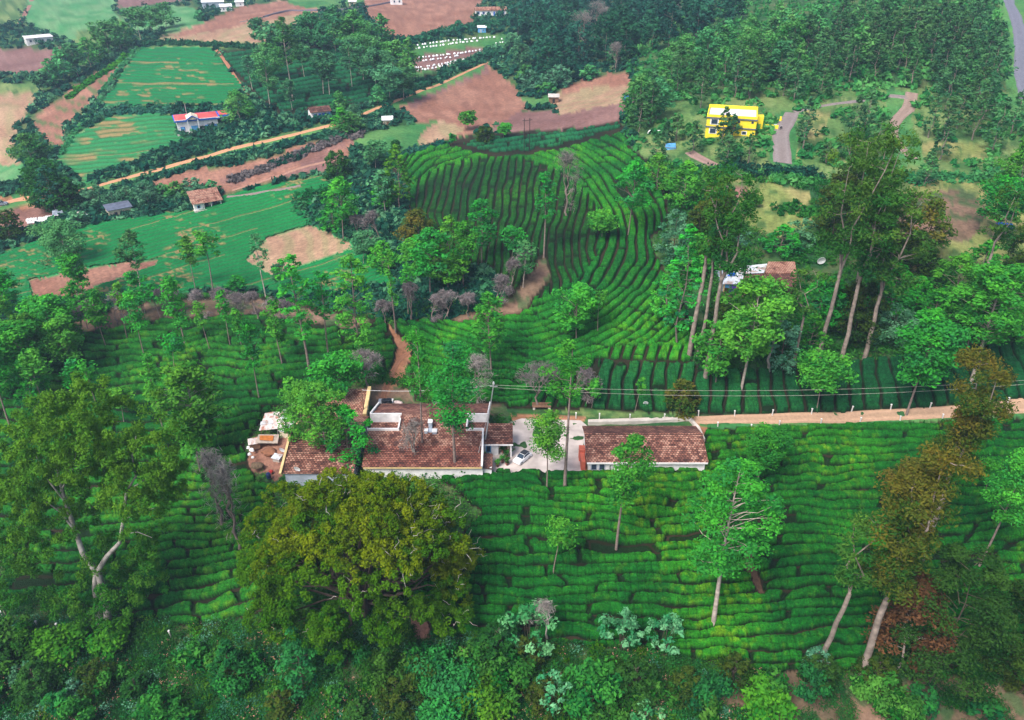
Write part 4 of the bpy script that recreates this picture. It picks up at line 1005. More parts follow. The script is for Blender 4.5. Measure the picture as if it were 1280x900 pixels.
# ---- the big round tree
def big_round():
    R = np.random.default_rng(78); p, D = hit(454, 764); k = D/F
    A, B, Hh = 136*k, 100*k, 24; paths = []
    lobes = []
    for i in range(70):                      # uneven lobes over a dome
        a = i*2.39996; t = math.sqrt((i+.5)/70); rr = t*.86
        z = Hh*(.34+.60*math.sqrt(max(0, 1-rr**2)))*(.88+.2*R.random())
        lobes.append((A*rr*math.cos(a)*(1+.06*R.normal()), B*rr*math.sin(a)*(1+.06*R.normal()), z, (2.3+1.5*R.random())))
    for i in range(64):
        a = R.random()*2*PI; rr = .74+.22*R.random(); lobes.append((A*rr*math.cos(a), B*rr*math.sin(a), Hh*(.16+.30*R.random()), 2.2+1.1*R.random()))
    csA = []; rsA = []; tA = []; csB = []; rsB = []; tB = []
    for (x, y, z, r) in lobes:
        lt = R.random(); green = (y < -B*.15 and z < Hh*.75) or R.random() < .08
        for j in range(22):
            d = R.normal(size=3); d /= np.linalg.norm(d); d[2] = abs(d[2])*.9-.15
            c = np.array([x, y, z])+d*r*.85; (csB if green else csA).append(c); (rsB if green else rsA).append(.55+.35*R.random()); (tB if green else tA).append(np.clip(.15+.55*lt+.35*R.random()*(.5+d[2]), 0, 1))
        if R.random() < .5: paths.append(limb((0, 0, 2.5), (x*.9, y*.9, z-.5), .35, .06, R, 5, .12))
    for k2 in range(5): 
        a = k2*1.3; paths.append(limb((.5*math.cos(a), .5*math.sin(a), -.3), (2*math.cos(a), 2*math.sin(a), 5), .7, .4, R, 3, .05))
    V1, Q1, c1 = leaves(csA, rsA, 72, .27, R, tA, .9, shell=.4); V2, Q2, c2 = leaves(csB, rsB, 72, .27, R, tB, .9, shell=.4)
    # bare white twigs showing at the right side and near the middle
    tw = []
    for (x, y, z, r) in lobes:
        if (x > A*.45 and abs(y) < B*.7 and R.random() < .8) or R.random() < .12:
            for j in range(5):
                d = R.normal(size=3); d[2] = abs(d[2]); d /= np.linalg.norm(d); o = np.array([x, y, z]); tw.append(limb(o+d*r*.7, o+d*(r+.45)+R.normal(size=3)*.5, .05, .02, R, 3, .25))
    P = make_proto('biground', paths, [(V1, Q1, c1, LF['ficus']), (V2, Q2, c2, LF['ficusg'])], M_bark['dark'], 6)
    e = empty('round_tree', p); tag(e, 'huge round olive and yellow green tree in front of the farmhouse', 'tree'); link('trunk', P.trunk, e); link('crown', P.crown, e)
    mb = tubes(tw, 4); tag(mb.build('dead_twigs', M_bark['white'], e), kind='stuff')
big_round()
# ---- single shrubs in the foreground
for it in [('pales0',662,808,758,62,'pale mint green shrub with silvery leaves below the front tea, left one'),('pales1',775,812,766,48,'pale green shrub in the last tea row, right of the dead branches'),('pales0',830,812,770,42,'small pale green shrub beside the larger pale one'),
 ('pales1',690,893,842,42,'pale grey green shrub near the bottom edge'),('teal0',1018,840,812,30,'small whitish shrub at the foot of the thin crooked tree'),('pales0',808,905,880,36,'small mint shrub at the bottom middle edge'),
 ('cyp',379,858,783,44,'cone shaped bright green bush right of the rounder one'),('cyp',294,856,800,48,'rounded green bush left of the cone shaped one'),('shrub2',488,858,804,56,'bright green shrub below the huge round tree'),
 ('brights',80,815,783,50,'bright leafy shrub at the foot of the spreading tree'),('brights',148,812,782,44,'bright leafy shrub right of the spreading tree trunk'),('shrub1',15,812,775,50,'green shrub in the lower left corner'),
 ('shrub0',880,880,845,60,'dense green shrub at the bottom right of centre'),('brights',960,885,858,56,'bright green leafy shrub near the bottom right'),('shrub2',1100,880,845,60,'olive green shrub by the bare earth at bottom right'),('shrub1',740,880,835,70,'feathery dark green shrub at the bottom middle'),
 ('teal1',98,870,850,28,'small minty shrub in the lower left undergrowth'),('teal0',35,850,832,36,'small mint green plant among the lower left undergrowth'),('shrub0',560,885,830,90,'broad green shrub mound at the bottom centre'),('brights',600,890,850,60,'flowering bright green shrub mound at the bottom centre')]:
    tag(plant(*it[:5], name='shrub'), it[5], 'shrub')
_R = np.random.default_rng(88)
for _k in range(58):
    _u = -10+1300*((_k*.61803) % 1)+_R.normal()*8; _v = 812+95*_R.random()
    if int(rid_at(np.array([_u]), np.array([_v]))[0]) not in (0, 8, 10): continue
    _w = 26+30*_R.random(); _key = ['shrub0','shrub1','dround0','dround1','shrub2','shrub0','dround2','dround0','shrub1'][_k % 9]
    tag(plant(_key, _u, _v+8, _v-_w*.55, _w, 'shrub'), 'leafy shrub among the dense undergrowth along the bottom', 'shrub', 'shrubs of the bottom undergrowth')
tag(plant('dead',684,800,748,40,'dead_tree'), 'leafless grey branches standing out of the pale shrub', 'tree')
tag(plant('shrub1',220,560,530,30,'shrub'), 'low green shrub in the tea left of the broad bright tree', 'shrub')
# ================================================================ UNDERGROWTH (uncountable): leaf clumps over scrub and hedges
def cover(name, label, mat, pts, size, n, leaf, seed, hgt=.8, kind='stuff', cat='undergrowth', group=None, squash=.75):
    """pts: array of photo points; size in photo pixels"""
    R = np.random.default_rng(seed); P, D = hits(pts[:, 0], pts[:, 1]); r = size*D/F*(.6+.8*R.random(len(P)))
    P = P.copy(); P[:, 2] += r*hgt*(R.random(len(P))*.9)
    tone = np.clip(fbm(P[:, 0]/9, P[:, 1]/9, seed, 3)*1.4-.35+R.normal(size=len(P))*.15, 0, 1)
    d = np.mean(D)
    V, Q, c = leaves(P, r, n, leaf*d/150, R, tone, squash, shell=.5)
    me = mesh_np(name, V, Q, LF[mat], c); o = link(name, me); tag(o, label, cat, group, kind); return o
def sample_region(test, win, sp, seed):
    R = np.random.default_rng(seed); u0, u1, v0, v1 = win
    X, Y = np.meshgrid(np.arange(u0, u1, sp), np.arange(v0, v1, sp*.62)); X = X.ravel()+R.normal(size=X.size)*sp*.4; Y = Y.ravel()+R.normal(size=Y.size)*sp*.25
    k = test(X, Y); return np.stack([X[k], Y[k]], -1)
for _m, _lab, _th, _sd in (('shrub','mid green bramble mounds in the undergrowth at the bottom',.46,41),('ficusg','yellowish green bush mounds in the undergrowth at the bottom',.60,42),('dark','darkest bush mounds in the undergrowth at the bottom',.50,43),('teal','minty weed clumps in the undergrowth at the bottom',.66,44),('bright','fresh green weed clumps in the undergrowth at the bottom',.64,45)):
    cover('undergrowth', _lab, _m, sample_region(lambda X, Y: (rid_at(X, Y) == 0) & (vnoise(X/17+_sd*3, Y/12, _sd) > _th), (-120,1400,785,960), 15.0, 50+_sd), 10.5, 150, .25, 60+_sd, hgt=1.0)
iss = lambda ids: (lambda X, Y: np.isin(rid_at(X, Y), ids))
cover('undergrowth', 'dense dark green undergrowth with flecks of blossom across the bottom of the slope', 'dark', sample_region(lambda X, Y: np.isin(rid_at(X, Y), (0, 8)) & ((rid_at(X, Y) == 0) | (vnoise(X/24, Y/16, 4) > .55)), (-250,1500,740,1000), 8.0, 21), 8.5, 85, .21, 22, cat='undergrowth')
cover('undergrowth', 'dark leafy scrub around the trunks at the left of the tea slope', 'shrub', sample_region(iss([0]), (-250,640,380,760), 9.5, 23), 8, 50, .27, 24)
cover('undergrowth', 'green scrub and bramble on the right slope under the tall trees', 'shrub', sample_region(lambda X, Y: np.isin(rid_at(X, Y), (0,)) & (vnoise(X/30, Y/20, 6) > .22), (800,1400,195,465), 8.0, 25), 7.5, 50, .3, 26)
cover('undergrowth', 'bluish scrub along the banks and hedges between the far fields', 'teal', sample_region(lambda X, Y: (rid_at(X, Y) == 0) & (vnoise(X/26, Y/14, 7) > .45), (-150,640,60,400), 7.0, 27), 5.0, 24, .60, 28)
cover('undergrowth', 'dark scrub on the banks and hedges between the far fields', 'forest', sample_region(lambda X, Y: (rid_at(X, Y) == 0), (-150,800,-40,400), 7.0, 29), 4.6, 24, .60, 30)
cover('undergrowth', 'low bushes among the pines of the right hillside', 'hill', sample_region(lambda X, Y: (rid_at(X, Y) == 0) | ((rid_at(X, Y) == 4) & (vnoise(X/20, Y/12, 8) > .52)), (780,1400,-20,235), 9.0, 31), 5.5, 22, .6, 32)
def along(pts, w, sp, seed):
    R = np.random.default_rng(seed); out = []
    for (a, b) in zip(pts[:-1], pts[1:]):
        n = max(1, int(math.dist(a, b)/sp))
        for k in range(n):
            t = k/n
            for j in range(3): out.append((a[0]*(1-t)+b[0]*t+R.normal()*w*.6, a[1]*(1-t)+b[1]*t+R.normal()*w*.45))
    return np.array(out)
hedges = [('dark hedge in front of the blue trimmed house along the dirt road', 'forest', [(115,226),(150,214),(190,199),(222,187),(262,176),(300,165),(345,156)], 6, 5),
 ('hedge line above the emerald plot at top', 'forest', [(180,58),(210,54),(262,57),(320,60)], 2.2, 3.5),
 ('dark hedge between the emerald plot and the lower plot', 'forest', [(122,142),(160,140),(220,140),(290,140)], 4, 4),
 ('green hedge beside the stepped brown plot', 'hill', [(172,62),(150,88),(135,105),(125,130),(112,150),(90,172),(78,195)], 2.0, 2.6),
 ('light green hedge running under the windbreak trees', 'bright', [(168,62),(150,78),(120,98),(100,112),(85,125)], 2.0, 3.2),
 ('bush bank under the white sack plot', 'forest', [(480,128),(520,112),(560,92),(600,72),(640,60)], 5, 5),
 ('hedge along the top of the white sack plot', 'forest', [(500,56),(540,46),(585,34),(640,30),(650,34)], 4, 4.5),
 ('green verge bushes below the dirt road', 'forest', [(215,216),(265,203),(332,186),(402,170),(418,167)], 1.2, 2.4),
 ('brown bushes on the eroded bank', 'purple', [(290,226),(330,212),(380,192),(430,172),(455,168)], 4, 4),
 ('bushes along the foot of the eroded bank', 'forest', [(340,208),(375,196),(395,186)], 2.5, 4),
 ('shrub belt above the valley fields', 'teal', [(90,262),(130,252),(170,250),(215,248),(262,238)], 6, 6),
 ('thick shrub belt below the gravel drive', 'forest', [(870,218),(920,212),(960,216),(1000,216),(1030,222)], 6, 6),
 ('thick shrub belt below the pine slope', 'hill', [(1060,222),(1110,222),(1150,226),(1200,222),(1250,222),(1290,226)], 6.5, 6),
 ('bushes at the edge of the tan valley plot', 'hill', [(370,262),(400,275),(440,292),(470,310),(500,330)], 9, 7),
 ('bush line round the tea hill crest', 'forest', [(468,200),(520,190),(560,180)], 3, 4),
 ('bushes under the hill beside the emerald valley', 'shrub', [(380,255),(405,240),(430,262),(450,285)], 12, 7),
 ('brush along the lower edge of the brown fields', 'forest', [(400,176),(430,168),(462,150),(490,136)], 5, 4.5),
 ('yellow green shrubs on the grassy slope', 'shrub', [(975,262),(1000,262),(1020,270),(1030,255)], 9, 6),
 ('brush behind the farmhouse along the tea edge', 'shrub', [(470,470),(500,480),(640,470),(700,490)], 8, 7),
 ('low leafy hedge along the front of the main farmhouse', 'shrub', [(466,595),(500,595),(540,594),(575,593),(600,592)], 1.5, 12),
 ('leafy hedge hiding the front of the long outbuilding', 'shrub', [(752,585),(790,583),(830,578),(862,569),(884,555)], 2, 12),
 ('bushes beside the parked car and yard wall', 'shrub', [(612,592),(600,600)], 3, 4)]
for i, (lab, mat, pts, w, sz) in enumerate(hedges):
    cover('hedge', lab, mat, along(pts, w, sz*.8, 200+i), sz, 30, .5 if pts[0][1] < 300 else .36, 300+i, cat='hedge')
# blossom and dry leaf flecks in the undergrowth
def flecks(name, label, col, test, win, sp, seed, size, up):
    m = mk_plain(name, col, .8, .3, 3)
    pts = sample_region(test, win, sp, seed); R = np.random.default_rng(seed); P, D = hits(pts[:, 0], pts[:, 1]); P = P.copy(); P[:, 2] += up*(.7+.5*R.random(len(P)))
    V, Q, c = leaves(P, np.full(len(P), .35), 3, size, R, None, .5); o = link(name, mesh_np(name, V, Q, m)); tag(o, label, 'blossom', None, 'stuff')
flecks('pink_blossom', 'small pale pink flower heads scattered through the bottom undergrowth', (.40,.20,.15), lambda X, Y: (rid_at(X, Y) == 0) & (fbm(X/26, Y/20, 61, 3) > .56), (-60,1340,790,910), 6.5, 401, .15, 1.5)
# ================================================================ BUILDINGS AND THINGS
TILE_A = mk_tiles('clay_tiles', [(.040,.022,.021),(.10,.043,.037),(.22,.092,.068),(.44,.25,.19),(.15,.08,.07)])
TILE_C = mk_tiles('clay_tiles_worn', [(.045,.022,.022),(.10,.038,.034),(.18,.060,.046),(.34,.15,.11),(.14,.065,.055)])
TILE_B = mk_tiles('clay_tiles_pale', [(.10,.040,.030),(.28,.12,.085),(.45,.23,.17),(.55,.33,.24),(.20,.09,.07)])
TILE_D = mk_tiles('clay_tiles_dark', [(.045,.024,.024),(.095,.042,.038),(.16,.070,.058),(.27,.13,.10),(.12,.06,.05)])
WHITE = mk_plain('white_paint', (.72,.72,.74), .7, .22, .8); CREAM = mk_plain('cream_paint', (.62,.55,.42), .8, .25, .8)
YEL = mk_plain('yellow_paint', (.86,.66,.03), .7, .14, .5); YELP = mk_plain('yellow_trim', (.66,.50,.25), .7, .25, .8)
BLUE = mk_plain('blue_paint', (.02,.11,.50), .6, .2, 1); LBLUE = mk_plain('light_blue_paint', (.10,.35,.66), .6, .25, 1)
RED = mk_plain('red_roof', (.62,.09,.09), .7, .25, .5); GREYW = mk_plain('grey_wall', (.36,.42,.52), .85, .25, .7)
PINKF = mk_plain('pinkish_wall', (.46,.30,.24), .85, .3, 1); ORAN = mk_plain('orange_paint', (.55,.13,.08), .7, .15, 1)
CONC = mk_plain('concrete', (.50,.46,.43), .9, .3, .7); GLASS = mk_plain('dark_glass', (.03,.05,.08), .15, .2, 1); DARK = mk_plain('dark_opening', (.02,.018,.018), .9, .2, 1)
SLATE = mk_plain('slate_band', (.10,.12,.17), .7, .2, 1); WOOD = mk_plain('weathered_wood', (.20,.11,.07), .9, .4, 2); RUST = mk_sheet('rusty_sheet', (.60,.55,.54), (.36,.12,.06), 0, 5)
TIN = mk_sheet('tin_sheet', (.58,.63,.70), (.36,.28,.25), 0, 5); BLACKP = mk_plain('black_plastic', (.015,.017,.022), .4, .2, 2); METAL = mk_plain('galvanised_metal', (.55,.56,.58), .45, .2, 2, .3)
PURP = mk_plain('violet_paint', (.12,.07,.45), .7, .2, 1); MAROON = mk_plain('maroon_cloth', (.16,.03,.04), .8, .3, 2); BRN = mk_plain('ochre_wood', (.26,.14,.04), .8, .3, 2)
PLAST = mk_plain('white_plastic', (.80,.82,.86), .5, .15, 2); ROOFG = mk_plain('pale_flat_roof', (.66,.64,.68), .8, .14, .4); TARP = mk_plain('blue_tarpaulin', (.01,.12,.60), .5, .3, 2)
DROOF = mk_plain('dark_sheet_roof', (.11,.13,.19), .7, .4, .8); CARW = mk_plain('white_car_paint', (.72,.74,.78), .25, .06, 1); CARB = mk_plain('black_car_roof', (.03,.032,.038), .25, .1, 1)
TYRE = mk_plain('rubber', (.02,.02,.02), .8, .1, 2)
def solid(name, mat, parent, fn, **k):
    b = MB(); fn(b); return b.build(name, mat, parent, **k)
def slope(x0, x1, ya, za, yb, zb, t=.16, ov=0):
    return lambda b: b.slab((x0,yb,zb),(x1,yb,zb),(x1,ya,za),(x0,ya,za), t)
def roof_rows(b, x0, x1, ya, za, yb, zb, step=.42, t=.05):
    """overlapping tile courses: each course a thin wedge, so the slope is really stepped"""
    n = max(2, int(abs(yb-ya)/step))
    for i in range(n):
        f0 = i/n; f1 = (i+1)/n
        y0 = ya+(yb-ya)*f0; y1 = ya+(yb-ya)*f1; z0 = za+(zb-za)*f0; z1 = za+(zb-za)*f1
        b.slab((x0,y1,z1+t),(x1,y1,z1+t),(x1,y0,z0-.01),(x0,y0,z0-.01), .14) if zb < za else b.slab((x0,y0,z0+t),(x1,y0,z0+t),(x1,y1,z1-.01),(x0,y1,z1-.01), .14)
def windowset(parent, x, y, z, w, h, frame=BLUE, pane=GLASS, axis='y', name='window'):
    o = solid(name, frame, parent, lambda b: b.box(x-w/2, x+w/2, y-.08, y+.05, z, z+h) if axis == 'y' else b.box(y-.08, y+.08, x-w/2, x+w/2, z, z+h))
    solid('pane', pane, o, lambda b: b.box(x-w*.36, x+w*.36, y-.12, y-.085, z+h*.12, z+h*.88) if axis == 'y' else b.box(y-.12 if y > 0 else y-.12, y-.085, x-w*.36, x+w*.36, z+h*.12, z+h*.88))
    return o
def dish(u, v, z, s, label, rz=0.0, leg=.6):
    p = at_z(u, v, z) if z is not None else hit(u, v)[0]
    e = empty('satellite_dish', p, rz); tag(e, label, 'dish', 'satellite dishes')
    b = MB(); n = 14; rings = [(s*.02, 0), (s*.45, .05*s), (s*.8, .16*s), (s, .26*s)]
    V = []; 
    for r, d in rings:
        for k in range(n): V.append((r*math.cos(2*PI*k/n), -.35-d*.0+ -d, r*math.sin(2*PI*k/n)+leg+s*.8))
    Fc = [(i*n+k, i*n+(k+1) % n, (i+1)*n+(k+1) % n, (i+1)*n+k) for i in range(3) for k in range(n)]
    b.poly([(x, y*.9-(zz-leg)*.35, zz) for x, y, zz in V], Fc); o = b.build('bowl', PLAST, e); m = o.modifiers.new('s', 'SOLIDIFY'); m.thickness = .04
    solid('mast', METAL, e, lambda b: b.tube([(0,0,-.1),(0,-.2,leg+s*.5)], .05, 6)); solid('feed_arm', METAL, e, lambda b: b.tube([(0,-.3,leg),(0,-1.1,leg+s*.5)], .03, 5))
# ---- main farmhouse
def farmhouse():
    e = empty('farmhouse', (-16, 126, 0)); tag(e, 'long farmhouse with weathered clay tile roof and white parapets beside the pale yard', 'house')
    X = lambda x: x+16; Y = lambda y: y-126
    x0, x1, yf, yr, yb = -27.4, -4.6, 116.6, 129.2, 137.0; zf, zr, zb = 3.2, 6.2, 3.6
    zat = lambda y: zf+(y-yf)*(zr-zf)/(yr-yf); ym = 125.3
    def front(b):
        roof_rows(b, X(x0), X(x1-.9), Y(121.5), zat(121.5), Y(ym), zat(ym))
        roof_rows(b, X(-21.6), X(-8.6), Y(ym), zat(ym), Y(yr), zr)
    solid('front_roof', TILE_A, e, front); solid('eave_roof', TILE_C, e, lambda b: roof_rows(b, X(x0), X(x1-.9), Y(yf), zf, Y(121.48), zat(121.48)))
    solid('back_roof', TILE_D, e, lambda b: roof_rows(b, X(x0), X(x1), Y(yr), zr, Y(yb), zb))
    solid('sunken_roof', TILE_A, e, lambda b: roof_rows(b, X(x0+.1), X(-21.8), Y(ym+.1), 3.9, Y(yr-.3), 4.6))
    solid('sunken_roof', TILE_D, e, lambda b: roof_rows(b, X(-8.4), X(x1-.1), Y(ym+.1), 3.9, Y(yr-.3), 4.6))
    def para(b):
        b.box(X(x0-.15), X(-21.4), Y(yr-.25), Y(yr), 3.8, 6.55)
        b.box(X(-21.7), X(-21.45), Y(ym-.3), Y(yr-.26), 3.8, 6.0); b.box(X(x0-.15), X(-21.72), Y(ym-.25), Y(ym), 3.6, 5.75)
        b.bar((X(x0), Y(yr), zr+.25), (X(x0+.3), Y(yb), zb+.25), .35)
    solid('parapet', WHITE, e, para)
    def para2(b):
        b.box(X(-8.7), X(x1+.1), Y(yr-.25), Y(yr), 3.8, 6.5)
        b.box(X(-8.75), X(-8.5), Y(ym-.3), Y(yr-.26), 3.8, 6.05); b.box(X(-8.48), X(-5.4), Y(ym-.25), Y(ym), 3.6, 5.75)
        b.bar((X(-5.5), Y(ym), zat(ym)+.2), (X(-5.5), Y(yf-.1), zf+.2), .35); b.bar((X(x1), Y(yr-.1), zr+.25), (X(x1+.2), Y(yb), zb+.3), .4)
    solid('parapet', WHITE, e, para2)
    w = solid('wall', WHITE, e, lambda b: b.box(X(x0+.3), X(x1-1.1), Y(yf+.5), Y(yb-.5), -.6, 3.1))
    def gab(b):
        b.poly([(X(-5.62),Y(yf+.2),3.1),(X(-5.62),Y(ym),3.1),(X(-5.62),Y(ym),5.1),(X(-5.4),Y(yf+.2),3.1),(X(-5.4),Y(ym),3.1),(X(-5.4),Y(ym),5.1)],[(0,1,2),(5,4,3),(0,3,4,1),(1,4,5,2),(2,5,3,0)])
        b.box(X(-5.7), X(-5.38), Y(yf+.45), Y(ym), -.6, 3.1)
    solid('gable', WHITE, e, gab)
    solid('fascia', YELP, e, lambda b: b.box(X(x0+.2), X(x1-.9), Y(yf-.02), Y(yf+.12), 2.75, 3.02))
    v = solid('roof_vent', GREYW, e, lambda b: (b.box(X(-15.9), X(-15.2), Y(125.6), Y(126.6), 4.8, 6.7), b.box(X(-16.6), X(-16.0), Y(124.4), Y(125.1), 4.6, 5.6), b.box(X(-15.1), X(-14.3), Y(124.2), Y(125.2), 4.6, 5.5), b.box(X(-16.0), X(-15.1), Y(124.6), Y(125.6), 4.7, 5.4)), bevel=.05)
    solid('cap', WHITE, v, lambda b: (b.box(X(-16), X(-15.1), Y(125.5), Y(126.7), 6.7, 6.85), b.box(X(-16.7), X(-15.95), Y(124.3), Y(125.2), 5.6, 5.72), b.box(X(-15.15), X(-14.2), Y(124.1), Y(125.3), 5.5, 5.62)))
    # entrance wing at the right
    solid('wing_roof', TILE_A, e, lambda b: roof_rows(b, X(-5.3), X(.15), Y(123.4), 3.3, Y(129.0), 4.3))
    solid('wing_wall', WHITE, e, lambda b: (b.box(X(-5.3), X(-2.6), Y(124.3), Y(128.8), -.5, 3.15), b.box(X(-.35), X(-.05), Y(123.7), Y(128.8), -.5, 3.2)))
    solid('porch_wall', CREAM, e, lambda b: b.box(X(-2.6), X(-.35), Y(125.8), Y(128.6), -.5, 3.3))
    solid('wing_fascia', WHITE, e, lambda b: b.box(X(-5.3), X(.2), Y(123.3), Y(123.42), 3.0, 3.3))
    windowset(e, X(-4.5), Y(124.28), .8, 1.0, 1.7, LBLUE)
    solid('door', WOOD, e, lambda b: b.box(X(-1.9), X(-.9), Y(125.7), Y(125.82), 0, 2.1))
    solid('lower_roof', TILE_D, e, lambda b: b.slab((X(-5.3),Y(117.5),2.2),(X(-3.6),Y(117.5),2.0),(X(-3.6),Y(121.5),2.5),(X(-5.3),Y(121.5),2.7)))
    solid('lower_wall', WHITE, e, lambda b: b.box(X(-5.3), X(-3.75), Y(117.7), Y(121.4), -.5, 2.1))
farmhouse()
def left_wing():
    e = empty('farm_cottage', (-35, 126, 0)); tag(e, 'tile roofed cottage with yellow gable edges left of the main farmhouse', 'house')
    X = lambda x: x+35; Y = lambda y: y-126
    solid('front_roof', TILE_A, e, lambda b: roof_rows(b, X(-41.7), X(-28.6), Y(114.9), 3.0, Y(124.9), 5.6))
    solid('back_roof', TILE_B, e, lambda b: roof_rows(b, X(-41.3), X(-28.6), Y(124.9), 5.6, Y(132.8), 3.4))
    solid('rear_roof', TILE_B, e, lambda b: roof_rows(b, X(-40), X(-29.6), Y(132.9), 3.5, Y(140.2), 5.2))
    solid('wall', GREYW, e, lambda b: b.box(X(-41.2), X(-28.9), Y(115.3), Y(132.4), -.8, 2.95)); solid('rear_wall', CREAM, e, lambda b: b.box(X(-39.7), X(-29.9), Y(133.2), Y(139.8), -.5, 3.4))
    solid('gable', CREAM, e, lambda b: b.poly([(X(-41.1),Y(115.4),2.9),(X(-41.1),Y(132.3),2.9),(X(-41.1),Y(124.9),5.4),(X(-40.9),Y(115.4),2.9),(X(-40.9),Y(132.3),2.9),(X(-40.9),Y(124.9),5.4)],[(0,2,1),(3,4,5),(0,3,5,2),(1,2,5,4),(0,1,4,3)]))
    solid('gable_edge', YELP, e, lambda b: (b.bar((X(-41.8),Y(114.6),3.1),(X(-41.8),Y(124.9),5.75),.42), b.bar((X(-41.5),Y(124.9),5.75),(X(-41.5),Y(132.8),3.55),.42)))
    solid('gable_edge', YELP, e, lambda b: b.bar((X(-29.4),Y(132.7),3.7),(X(-29.4),Y(140.3),5.45),.7))
left_wing()
def outbuilding():
    e = empty('outbuilding', (25, 125, 0)); tag(e, 'long low outbuilding with mottled clay tile roof right of the yard', 'outbuilding')
    X = lambda x: x-25; Y = lambda y: y-125
    solid('back_roof', TILE_D, e, lambda b: roof_rows(b, X(13.8), X(36.2), Y(125.4), 4.5, Y(129.9), 3.0))
    solid('front_roof', TILE_A, e, lambda b: roof_rows(b, X(13.8), X(36.4), Y(118.9), 2.5, Y(125.4), 4.5))
    solid('wall', WHITE, e, lambda b: b.box(X(14.2), X(36), Y(119.5), Y(129.5), -.8, 2.55)); 
    solid('fascia', WHITE, e, lambda b: b.box(X(13.9), X(36.3), Y(118.8), Y(118.92), 2.1, 2.42))
    for wx in (15.3, 16.8): windowset(e, X(wx), Y(119.45), .3, 1.2, 1.5, GREYW)
    solid('chimney_wall', ORAN, e, lambda b: (b.box(X(12.9), X(13.75), Y(119.6), Y(123.6), -.3, 2.1), b.box(X(12.75), X(13.9), Y(122.4), Y(124.0), -.3, 2.7)), bevel=.04)
outbuilding()
def cwall():
    e = MB(); a = [at_z(*p, 0) for p in [(735,530),(800,528.5),(862,526),(872,537),(879,552)]]
    for p, q in zip(a[:-1], a[1:]): e.bar((p[0], p[1], .2), (q[0], q[1], .2), .7, 1.0)
    tag(e.build('retaining_wall', CONC), 'low pale concrete wall behind and beside the long outbuilding', 'wall')
    e = MB(); a = [at_z(*p, 0) for p in [(735,527.6),(800,525.5),(862,523.6),(862,520.5),(800,523),(735,525)]]
    e.prism([(p[0], p[1]) for p in a], -.3, .14); tag(e.build('pavement', mk_plain('pale_pavement', (.55,.48,.43), .9, .2, .6)), kind='structure')
cwall()
def shed():
    p = at_z(338, 548, 0); e = empty('tin_shed', p); tag(e, 'ramshackle shed with rusty corrugated sheets left of the cottage', 'shed')
    W = lambda u, v, z: at_z(u, v, z)-p
    solid('roof', RUST, e, lambda b: (b.slab(W(323.5,538,2.5), W(339.5,536.5,2.5), W(342,514.5,3.2), W(331,516.5,3.2), .06), b.slab(W(339.8,536.6,2.62), W(356.5,534,2.62), W(354.5,513.5,3.3), W(342.4,515,3.3), .06)))
    solid('loose_sheet', TIN, e, lambda b: (b.slab(W(325,531,2.82), W(355,527,2.84), W(355.5,523,2.98), W(326,527,2.95), .04), b.slab(W(351,524,3.1), W(362,522,3.1), W(361,518,3.2), W(353,519,3.2), .05)))
    q = [W(326,537,2.4), W(352,534.5,2.4), W(352,517,2.9), W(334,518,2.9)]
    solid('post', WOOD, e, lambda b: b.tube([(q[0][0], q[0][1], 0), (q[0][0], q[0][1], 2.4)], .09)); 
    solid('post', WOOD, e, lambda b: b.tube([(q[1][0], q[1][1], 0), (q[1][0], q[1][1], 2.4)], .09)); solid('back_wall', WOOD, e, lambda b: b.box(q[3][0], q[2][0], q[2][1]-.2, q[2][1], -.3, 2.8)); solid('side_wall', CONC, e, lambda b: b.box(q[2][0]-.2, q[2][0], q[1][1]+.4, q[2][1]-.25, -.3, 2.3))
    e2 = empty('low_shelter', at_z(334,550,0)); tag(e2, 'low lean-to with a rusty brown sheet in front of the tin shed', 'shelter'); p2 = at_z(334,550,0); W2 = lambda u, v, z: at_z(u, v, z)-p2
    solid('roof', mk_plain('grey_plank_roof', (.42,.35,.30), .8, .4, 2), e2, lambda b: b.slab(W2(319,553.5,1.2), W2(347,554,1.2), W2(349,543,1.5), W2(323,543,1.5), .1)); solid('rust_panel', mk_plain('orange_rust', (.42,.14,.03), .8, .3, 2), e2, lambda b: b.slab(W2(324.5,550,1.42), W2(341,551,1.42), W2(342,544.4,1.66), W2(324.5,544.2,1.66), .04))
    for u in (321, 346): solid('post', WOOD, e2, lambda b, u=u: b.tube([W2(u,552,1.1)*[1,1,0]+[0,0,-.2], W2(u,552,1.1)], .08)); solid('post', WOOD, e2, lambda b, u=u: b.tube([W2(u,545.5,1.3)*[1,1,0]+[0,0,-.2], W2(u,545.5,1.3)], .08))
shed()
def lump(name, u, v, z, sx, sy, sz, mat, label, cat, group=None, seed=0, rz=0):
    R = np.random.default_rng(seed+int(u*7)); bm_v = []; n, m = 10, 5
    b = MB()
    for i in range(m+1):
        ph = i/m*PI/2
        for k in range(n): 
            r = math.cos(ph)**.6; j = 1+.16*R.normal()*(i < m)
            b.v.append((sx/2*r*math.cos(2*PI*k/n)*j, sy/2*r*math.sin(2*PI*k/n)*j, sz*math.sin(ph)))
    b.f = [(i*n+k, i*n+(k+1) % n, (i+1)*n+(k+1) % n, (i+1)*n+k) for i in range(m) for k in range(n)]
    o = b.build(name, mat, smooth=True); p = hit(u, v)[0] if z is None else at_z(u, v, z); o.location = p-np.array([0, 0, .05]); o.rotation_euler = (0, 0, rz); tag(o, label, cat, group); return o
lump('earth_heap', 336, 566, 0, 3.0, 2.2, .8, mk_plain('dug_earth', (.27,.12,.07), .95, .35, 1.2, bump=.1), 'heap of dug red brown earth in the bare patch by the shed', 'earth')
